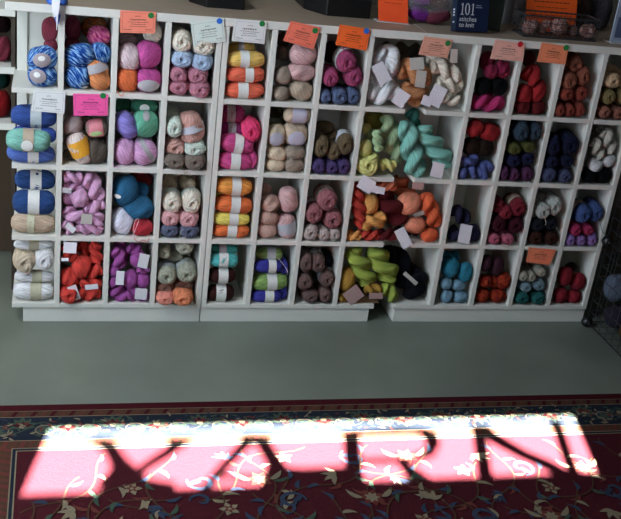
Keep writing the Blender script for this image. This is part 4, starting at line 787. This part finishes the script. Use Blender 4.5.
# dark green box and grey wrapped bundle right of the book
M_ = MB().box(-.045, .045, -.03, .03, 0, .19); o = M_.obj('gift_box', plain('dark_green_box', '#27352e', .5, .1, 30), bevel=.003, M=Matrix.Translation((1.605, .17, TT + .0003)) @ Matrix.Rotation(-.15, 4, 'Z')); tag(o, 'dark green box standing behind the right edge of the stitch book', 'box')
e = empty('wrapped_bundle', (1.75, .30, TT)); tag(e, 'grey fabric bundle in clear plastic behind the wire basket', 'bundle')
for i, (dx, a_) in enumerate(((-.03, 84), (.03, 96), (.085, 88))):
    build_np('rolled_cloth', [barrel(.11, .032, .034, 3.2, 970 + i, strands=7, amp=.02)], plain('grey_cloth', '#8f9094', .7, .1, 40), e, Matrix.Translation((1.75 + dx, .30, TT + .113)) @ Matrix.Rotation(math.radians(a_), 4, 'Y'))
for i, (x, y, cols) in enumerate(((2.06, .33, '#4c3c38'), (2.17, .36, '#48444c'))):
    build_np('yarn_cone', [barrel(.07, .05, .05, 2.8, 990 + i)], WOOL, None, Matrix.Translation((x, y, TT + .071)) @ Matrix.Rotation(math.radians(90), 4, 'Y'), hexlin(cols))
    tag(bpy.context.scene.objects[-1], ['dark brown yarn cone standing behind the countertop wire basket', 'dark grey yarn cone on the countertop near the pale booklet'][i], 'yarn')
# wire basket with candy-like mini balls
e = empty('wire_basket', (1.866, .125, TT)); tag(e, 'black wire basket on the countertop holding small mixed yarn bundles', 'basket'); l0 = np.array([1.866, .125, TT])
bx0, bx1, by0, by1, bh = -.150, .152, -.052, .052, .082; fl = .006
mb = MB()
for (x, y) in ((1, 1),): pass
top = [(bx0 - fl, by0 - fl, bh), (bx1 + fl, by0 - fl, bh), (bx1 + fl, by1 + fl, bh), (bx0 - fl, by1 + fl, bh), (bx0 - fl, by0 - fl, bh)]
bot = [(bx0, by0, .004), (bx1, by0, .004), (bx1, by1, .004), (bx0, by1, .004), (bx0, by0, .004)]
rim = MB().tube(top, .0035, 6); rim.obj('rim', STEEL, e, loc=l0)
mb.tube(bot, .0045, 6)
for t in (.35, .68): mb.tube([tuple(np.array(a) * t + np.array(b) * (1 - t)) for a, b in zip(top, bot)], .0013, 5)
for i in range(1, 14):
    s = i / 14
    for y, yy in ((by0, by0 - fl), (by1, by1 + fl)): mb.tube([(bx0 + (bx1 - bx0) * s, y, .004), (bx0 - fl + (bx1 - bx0 + 2 * fl) * s, yy, bh)], .0011, 5)
    mb.tube([(bx0 + (bx1 - bx0) * s, by0, .004), (bx0 + (bx1 - bx0) * s, by1, .004)], .0012, 5)
for i in range(0, 7):
    s = i / 6
    for x, xx in ((bx0, bx0 - fl), (bx1, bx1 + fl)): mb.tube([(x, by0 + (by1 - by0) * s, .004), (xx, by0 - fl + (by1 - by0 + 2 * fl) * s, bh)], .0011, 5)
mb.obj('wire_cage', STEEL, e, loc=l0)
VM = yarn_mat('variegated_candy', [(.38, '#7a3a34'), (.47, '#b8a8a4'), (.55, '#9a3428'), (.64, '#4a5a44')])
for i, (u, v, w, h, a) in enumerate([(529, 28, 20, 15, -20), (541, 31, 12, 10, 30), (558, 26, 20, 20, 20), (572, 31, 14, 12, 0), (586, 31, 19, 15, -15), (547, 24, 12, 10, 0)]):
    p = on_y(u, v, .115); s = px(p); hw, hh2 = w * s / 2 * .86, h * s / 2 * .86; zz = max(p[2], TT + .011 + hh2)
    o = build_np('yarn_bundle', [barrel(hw, hh2 * .95, hh2, 2.2, 930 + i, strands=8, amp=.12, lumps=.1)], VM, None, Matrix.Translation((p[0], .105 + .012 * (i % 2), zz)) @ Matrix.Rotation(math.radians(a), 4, 'Y'))
    tag(o, 'red and white mini bundle, %s in the countertop wire basket' % ['leftmost', 'second from left, low', 'tall middle one', 'low right of middle', 'rightmost', 'upper one left of middle'][i], 'yarn bundle', 'mini bundles in the wire basket')
# pale booklet at the right edge
p0 = on_z(611.5, 43, TT)
e = empty('booklet_holder', p0); tag(e, 'pale glossy booklet in a clear stand at the right countertop end', 'booklet')
R_ = Matrix.Translation(Vector(p0)) @ Matrix.Rotation(.12, 4, 'Z')
MB().box(0, .12, .01, .016, .003, .20).obj('booklet', plain('booklet_blue', '#aab4c6', .25, .08, 15), e, M=R_)
MB().box(-.004, .124, -.01, .05, 0, .003).obj('stand_foot', plain('clear_acrylic', '#c9c4c4', .15), e, M=R_)
MB().box(.012, .108, .0088, .0098, .02, .10).obj('cover_picture', plain('booklet_print', '#5a6684', .3, .4, 25), e, M=R_)

# brown card sheet on the bottom shelf under the lime hanks
o = MB().prism([(-.10, -.10, 0), (.075, -.105, 0), (.06, .09, 0), (-.09, .09, 0)], (0, 0, .003)).obj('cardboard_sheet', plain('brown_cardboard', '#7a5a40', .8, .1, 20), loc=(1.215, .12, FZ['s4'] + .0004)); tag(o, 'brown cardboard sheet under the lime hanks on the bottom shelf', 'cardboard')

# ------------------------------------------------------------------ balls on the far left shelf
dark = [('#6a1420', 'dark red'), ('#7a2436', 'wine red'), ('#54121c', 'maroon'), ('#16302c', 'dark green'), ('#7c1a1a', 'brick red'), ('#5e1016', 'deep red')]
def far_ball(x, z, w, h, col, label, y=.40, k=0):
    o = build_np('yarn_ball', [barrel(w, .045, h, 2.3, 860 + k)], WOOL, None, Matrix.Translation((x, y, z + h)), hexlin(col)); tag(o, label, 'yarn', 'yarn on the far left shelf')
far_ball(-.20, .9045, .034, .045, '#7c3040', 'wine red yarn ball, lower right, upper far left shelf', .36, 1); far_ball(-.272, .9045, .036, .045, '#6a2434', 'wine red yarn ball, lower left, upper far left shelf', .37, 2)
far_ball(-.205, .996, .034, .03, '#2a1418', 'blackish red yarn ball atop pair on upper far left shelf', .42, 3)
far_ball(-.205, .6915, .036, .05, '#7c1418', 'brick red yarn ball, lower right, second far left shelf', .36, 4); far_ball(-.28, .6915, .037, .05, '#6c1014', 'brick red yarn ball, lower left, second far left shelf', .36, 5)
far_ball(-.21, .793, .036, .035, '#10302c', 'dark green yarn ball on top of second far left shelf', .38, 6)

# ------------------------------------------------------------------ wire cube rack at the right
e = empty('wire_rack', (2.42, -.19, 0)); tag(e, 'black wire grid cube rack with round connectors beside the right shelf unit', 'rack'); l0 = np.array([2.42, -.19, 0])
rx0, rx1, ry0, ry1, cz = 2.226, 2.592, -.400, -.032, .378
def panel(o_, du, dv, n=7):
    mb = MB()
    for i in range(n + 1):
        s = i / n; r = .0026 if i in (0, n) else .0014
        mb.tube([o_ + du * s - l0, o_ + du * s + dv - l0], r, 5); mb.tube([o_ + dv * s - l0, o_ + dv * s + du - l0], r, 5)
    return mb.obj('wire_panel', STEEL, e, loc=l0)
A = np.array
for k in range(3):
    z0 = .022 + cz * k
    panel(A([rx0, ry0, z0]), A([0, ry1 - ry0, 0]), A([0, 0, cz])); panel(A([rx1, ry0, z0]), A([0, ry1 - ry0, 0]), A([0, 0, cz]))
    panel(A([rx0, ry1, z0]), A([rx1 - rx0, 0, 0]), A([0, 0, cz])); panel(A([rx0, ry0, z0]), A([rx1 - rx0, 0, 0]), A([0, ry1 - ry0, 0]))
panel(A([rx0, ry0, .022 + cz * 3]), A([rx1 - rx0, 0, 0]), A([0, ry1 - ry0, 0]))
for k in range(4):
    for x in (rx0, rx1):
        for y in (ry0, ry1):
            mb = MB(); n = 9; r = .024
            mb.lathe([(max(.002, r * math.sin(math.pi * i / n)), -r * math.cos(math.pi * i / n)) for i in range(n + 1)], (0, 0, 0), 14)
            mb.tube([(-.024, 0, 0), (.024, 0, 0)], .008, 8); mb.tube([(0, -.024, 0), (0, .024, 0)], .008, 8)
            mb.obj('connector', BLACKP, e, smooth=True, loc=(x, y, .022 + cz * k))
def rack_ball(x, y, z, a, b, col, label, k, mat=None):
    o = build_np('yarn_ball', [barrel(a, min(a, b), b, 2.3, 800 + k)], mat or WOOL, None, Matrix.Translation((x, y, z + b * 1.08)), hexlin(col)); tag(o, label, 'yarn', 'yarn in the wire cube rack')
f0 = .026
rack_ball(2.325, -.10, f0, .06, .052, '#2a2430', 'dark grey yarn ball on the floor level of wire rack', 1); rack_ball(2.46, -.11, f0, .06, .056, '#3a2c24', 'brown yarn ball on the floor level of wire rack', 2)
rack_ball(2.322, -.235, f0, .06, .05, '#4a3420', 'tan brown yarn ball at the front of lowest wire cube', 3); rack_ball(2.45, -.25, f0, .055, .05, '#2a2018', 'blackish yarn ball, front right of lowest wire cube', 4)
rack_ball(2.284, -.09, f0 + .122, .050, .060, '#566070', 'blue grey yarn ball stacked in the lowest wire cube', 5); rack_ball(2.345, -.235, f0 + .118, .052, .05, '#b01c2c', 'red yarn ball with pale wrapper in the lowest wire cube', 6)
o = bpy.context.scene.objects[-1]; M = PM[o.name]
build_np('paper_band', [ring_band(.052, .05, .05, 2.3, -.45, .18)], band_mat('#c8b8b8'), o, M)
for i, (x, y, b, cl, lb) in enumerate([(2.34, -.1, .06, '#2a2a36', 'charcoal yarn ball in the middle wire cube'), (2.36, -.24, .055, '#40303a', 'dark mauve yarn ball at front of middle wire cube'), (2.48, -.16, .06, '#302838', 'dark purple yarn ball at right of middle wire cube')]):
    rack_ball(x, y, .026 + cz, .06, b, cl, lb, 10 + i)

# ------------------------------------------------------------------ the rug
def rug():
    far = -.590; near = -2.9; left = -.362; right = 3.3; h = .010
    cols = [('#55222a', 'field'), ('#2b323e', 'navy'), ('#501c24', 'edge'), ('#6a4236', 'rope'), ('#998a72', 'cream'), ('#3f4a60', 'bluescroll'), ('#4c5e50', 'green'), ('#763e38', 'salmon'), ('#5c4234', 'brown'), ('#3a4458', 'blue2')]
    mats = [plain('rug_' + n, tuple(x * .52 for x in hexlin(c)[:3]) + (1,), .95, .16, 160, .5, spec=.05) for c, n in cols]
    F, NV, ED, RO, CR_, BS, GR, SA, BR, B2 = range(10)
    mb = MB(); l0 = np.array([(left + right) / 2, (far + near) / 2, 0])
    mb.box(left - l0[0], right - l0[0], near - l0[1], far - l0[1], 0.0003, h, ED)
    lv = [h]
    def poly(pts, mi, dz=None):
        lv[0] += 2.2e-6; z = lv[0]
        mb.add([(x - l0[0], y - l0[1], z) for x, y in pts], [tuple(range(len(pts)))], mi)
    def rect(x0, x1, y0, y1, mi): poly([(x0, y0), (x1, y0), (x1, y1), (x0, y1)], mi)
    # bands measured inward from the far edge; same on the left and right sides
    def frame(d0, d1, mi):
        rect(left + d0, right - d0, far - d1, far - d0, mi); rect(left + d0, left + d1, near + d0, far - d0, mi); rect(right - d1, right - d0, near + d0, far - d0, mi)
    d = dict(e=.030, r1=.060, nv=.196, r2=.245)
    frame(.036, .038, CR_); frame(.038, .070, BR)
    n = int((right - left) / .030)
    for i in range(n - 3): x = left + .05 + i * .030; poly([(x, far - .069), (x + .014, far - .069), (x + .028, far - .039), (x + .014, far - .039)], RO if i % 2 else ED)
    frame(.070, .073, CR_)
    frame(.073, .201, NV)
    frame(.201, .204, CR_); frame(.204, .242, BR)
    for i in range(int((right - left) / .026) - 17):
        x = left + .21 + i * .026; poly([(x, far - .241), (x + .014, far - .241), (x + .024, far - .205), (x + .010, far - .205)], RO if i % 2 else SA)
    for i in range(40):
        y = far - .25 - i * .03; poly([(left + .205, y), (left + .241, y - .012), (left + .241, y + .004), (left + .205, y + .016)], RO if i % 2 else SA)
    frame(.242, .2455, CR_); frame(.2455, .255, NV); frame(.255, .259, CR_)
    rect(left + .259, right - .259, near + .259, far - .259, F)
    rr = random.Random(5)
    def petal(cx, cy, a, L, w, mi, bend=0.):
        pts = []
        for s in np.linspace(0, 1, 9): pts.append((s, w * math.sin(math.pi * s ** .8)))
        pts = pts + [(s, -b * .9) for s, b in reversed(pts[1:-1])]
        out = []
        for s, b in pts:
            an = a + bend * s; x = cx + L * s * math.cos(an) - b * math.sin(an); y = cy + L * s * math.sin(an) + b * math.cos(an); out.append((x, y))
        poly(out, mi)
    def ribbon(pts, w, mi):
        P = [np.array(p) for p in pts]; N = len(P)
        lv[0] += 2.2e-6; vs = []
        for i in range(N):
            t = P[min(i + 1, N - 1)] - P[max(i - 1, 0)]; t = t / (np.linalg.norm(t) + 1e-9); n_ = np.array([-t[1], t[0]])
            ww = w if not hasattr(w, '__len__') else w[i]
            for sg in (1, -1): q_ = P[i] + n_ * ww * sg; vs.append((q_[0] - l0[0], q_[1] - l0[1], lv[0]))
        mb.add(vs, [(2 * i, 2 * i + 1, 2 * i + 3, 2 * i + 2) for i in range(N - 1)], mi)
    def spiral(cx, cy, r, a0, turns, w, mi, sg=1):
        n_ = 22; pts = [(cx + r * (1 - .8 * i / n_) * math.cos(a0 + sg * turns * 6.283 * i / n_), cy + r * (1 - .8 * i / n_) * math.sin(a0 + sg * turns * 6.283 * i / n_)) for i in range(n_ + 1)]
        ribbon(pts, [w * (.35 + .65 * math.sin(math.pi * min(1, (i + 1) / n_)) ) for i in range(n_ + 1)], mi)
    def flower(cx, cy, r, m1, m2, k=6, a0=0):
        for i in range(k): petal(cx, cy, a0 + 6.283 * i / k, r, r * .30, m1)
        for i in range(k): petal(cx, cy, a0 + .5 + 6.283 * i / k, r * .6, r * .16, m2)
        poly([(cx + r * .18 * math.cos(t), cy + r * .18 * math.sin(t)) for t in np.linspace(0, 6.283, 10, endpoint=False)], CR_)
    # border motifs: star leaves with red hearts, linked by pale stems
    def border_motif(x, y, a, kind):
        if kind:
            for i in range(7): petal(x, y, a + (i - 3) * .55, .058 - .006 * abs(i - 3), .011, GR)
            for i in range(5): petal(x, y, a + (i - 2) * .6, .036, .008, SA if i % 2 else ED)
            poly([(x + .011 * math.cos(t), y + .011 * math.sin(t)) for t in np.linspace(0, 6.283, 9, endpoint=False)], CR_)
        else:
            poly([(x + .026 * math.cos(t), y + .022 * math.sin(t)) for t in np.linspace(0, 6.283, 14, endpoint=False)], B2)
            for i in range(4): petal(x, y, a + .4 + i * 1.57, .040, .009, GR)
            ribbon([(x + .03 * math.cos(t), y + .026 * math.sin(t)) for t in np.linspace(0, 6.283, 16)], .0022, CR_)
    xs = np.arange(left + .13, right - .1, .070)
    for i, x in enumerate(xs):
        border_motif(x, far - .137 + .010 * (-1) ** i, -1.57 if i % 4 < 2 else 1.57, i % 2 == 0)
    ribbon([(left + .1 + t, far - .137 + .03 * math.sin(t * 34)) for t in np.linspace(0, right - left - .2, 420)], .0024, GR)
    for i in range(620):
        bx_ = rr.uniform(left + .11, right - .11); petal(bx_, rr.uniform(far - .19, far - .085), rr.uniform(0, 6.28), rr.uniform(.016, .03), .0045, rr.choice((GR, GR, B2, CR_, SA)), .6)
    for i in range(14):
        border_motif(left + .137 + .010 * (-1) ** i, far - .26 - i * .09, 0 if i % 4 < 2 else 3.14, i % 2 == 1)
    # field: scrolling vines with curled blue leaves and cream blossoms, strewn at a loose spacing
    inside = lambda x, y, m=.03: left + .262 + m < x < right - .27 - m and y < far - .262 - m
    def vine(x, y, a, sg):
        pts = []; cx, cy = x, y
        for i in range(30):
            if inside(cx, cy, .012): pts.append((cx, cy))
            else: break
            a += sg * .17 * math.cos(i * .26); cx += .017 * math.cos(a); cy += .017 * math.sin(a)
        if len(pts) < 6: return
        ribbon(pts, .0028, BR)
        for i in range(3, len(pts) - 1, 4):
            if not inside(*pts[i], .06): continue
            sd = 1 if i % 8 < 4 else -1
            petal(*pts[i], a + sd * 1.3 + i * .5, .042 + .012 * rr.random(), .0085, (BS, CR_, GR, SA, BS)[(i // 4) % 5], .8 * sd)
        if inside(*pts[-1], .07): spiral(pts[-1][0], pts[-1][1], .034, a, .9, .0062, BS, sg)
    y = far - .285; j = 0
    while y > -1.75:
        x = left + .31 + (.13 if j % 2 else 0); i = 0
        while x < right - .3:
            vine(x, y, rr.uniform(-2.6, -.5), 1 if (i + j) % 2 else -1)
            kx, ky = x + .13 + rr.uniform(-.02, .02), y - .05 + rr.uniform(-.02, .02)
            if inside(kx, ky, .07):
                t0 = rr.uniform(0, 6.28); kd = (i * 2 + j) % 5
                if kd == 0:
                    flower(kx, ky, .042, SA, CR_, 7, t0); petal(kx + .03, ky, .3, .062, .010, CR_, .5); petal(kx - .03, ky, 2.84, .062, .010, CR_, -.5)
                elif kd == 1: flower(kx, ky, .032, CR_, SA, 5, t0)
                elif kd == 2:
                    for q_ in range(4): petal(kx, ky, t0 + q_ * .75, .050, .0095, CR_, .4)
                elif kd == 3:
                    spiral(kx, ky, .045, t0, 1.0, .0075, BS, 1); petal(kx, ky, t0, .05, .011, B2, .8)
                else:
                    for q_ in range(5): petal(kx, ky, t0 + q_ * .6, .040, .008, (BS, B2, CR_)[q_ % 3], .7)
            x += .21; i += 1
        y -= .115; j += 1
    return mb.obj('rug', mats, loc=l0)
tag(rug(), 'red floral rug with a navy border lying on the painted floor', 'rug')

# ------------------------------------------------------------------ light
sd = bpy.data.lights.new('sun', 'SUN'); sd.energy = 450; sd.angle = .008; sd.color = (1.0, .95, .88)
so = bpy.data.objects.new('sun', sd); COL.objects.link(so)
so.rotation_euler = Vector(tuple(SUN)).to_track_quat('-Z', 'Y').to_euler()
w = bpy.data.worlds.new('world'); SC.world = w; w.use_nodes = True
bg = w.node_tree.nodes['Background']; bg.inputs['Color'].default_value = (.72, .85, 1.0, 1); bg.inputs['Strength'].default_value = 9.2
def portal(name, loc, rot, sx, sy):
    l = bpy.data.lights.new(name, 'AREA'); l.shape = 'RECTANGLE'; l.size = sx; l.size_y = sy; l.cycles.is_portal = True
    o = bpy.data.objects.new(name, l); COL.objects.link(o); o.location = loc; o.rotation_euler = rot
portal('portal_side', (X0 - .13, (side[0] + side[1]) / 2, (side[2] + side[3]) / 2), (0, -math.pi / 2, 0), side[3] - side[2], side[1] - side[0])
# unseen ceiling lamp, added to light counter and floor and fade rightwards
lx, ly = -.95, -1.25
e = empty('added_ceiling_lamp', (lx, ly, ZC)); tag(e, 'added unseen ceiling lamp left of the shelves, lighting countertop and floor from above', 'lamp')
MB().box(-.32, .32, -.62, .62, -.05, -.002).obj('added_lamp_housing', plain('lamp_white', '#dcdcd8', .5), e, bevel=.006, loc=(lx, ly, ZC))
ld = bpy.data.lights.new('added_lamp_light', 'AREA'); ld.shape = 'RECTANGLE'; ld.size = .56; ld.size_y = 1.16; ld.energy = 38; ld.color = (.86, .94, 1.0)
lo = bpy.data.objects.new('added_lamp_light', ld); COL.objects.link(lo); lo.location = (lx, ly, ZC - .055)
vs = SC.view_settings; SC.display_settings.display_device = 'sRGB'; vs.view_transform = 'Standard'; vs.look = 'None'; vs.gamma = 1; vs.use_curve_mapping = False; vs.exposure = 0.12
SC.cycles.max_bounces = 8; SC.cycles.diffuse_bounces = 5; SC.cycles.transparent_max_bounces = 8; SC.cycles.caustics_reflective = False; SC.cycles.caustics_refractive = False
SC.cycles.sample_clamp_indirect = 8
try: SC.cycles.use_denoising = True
except Exception: pass
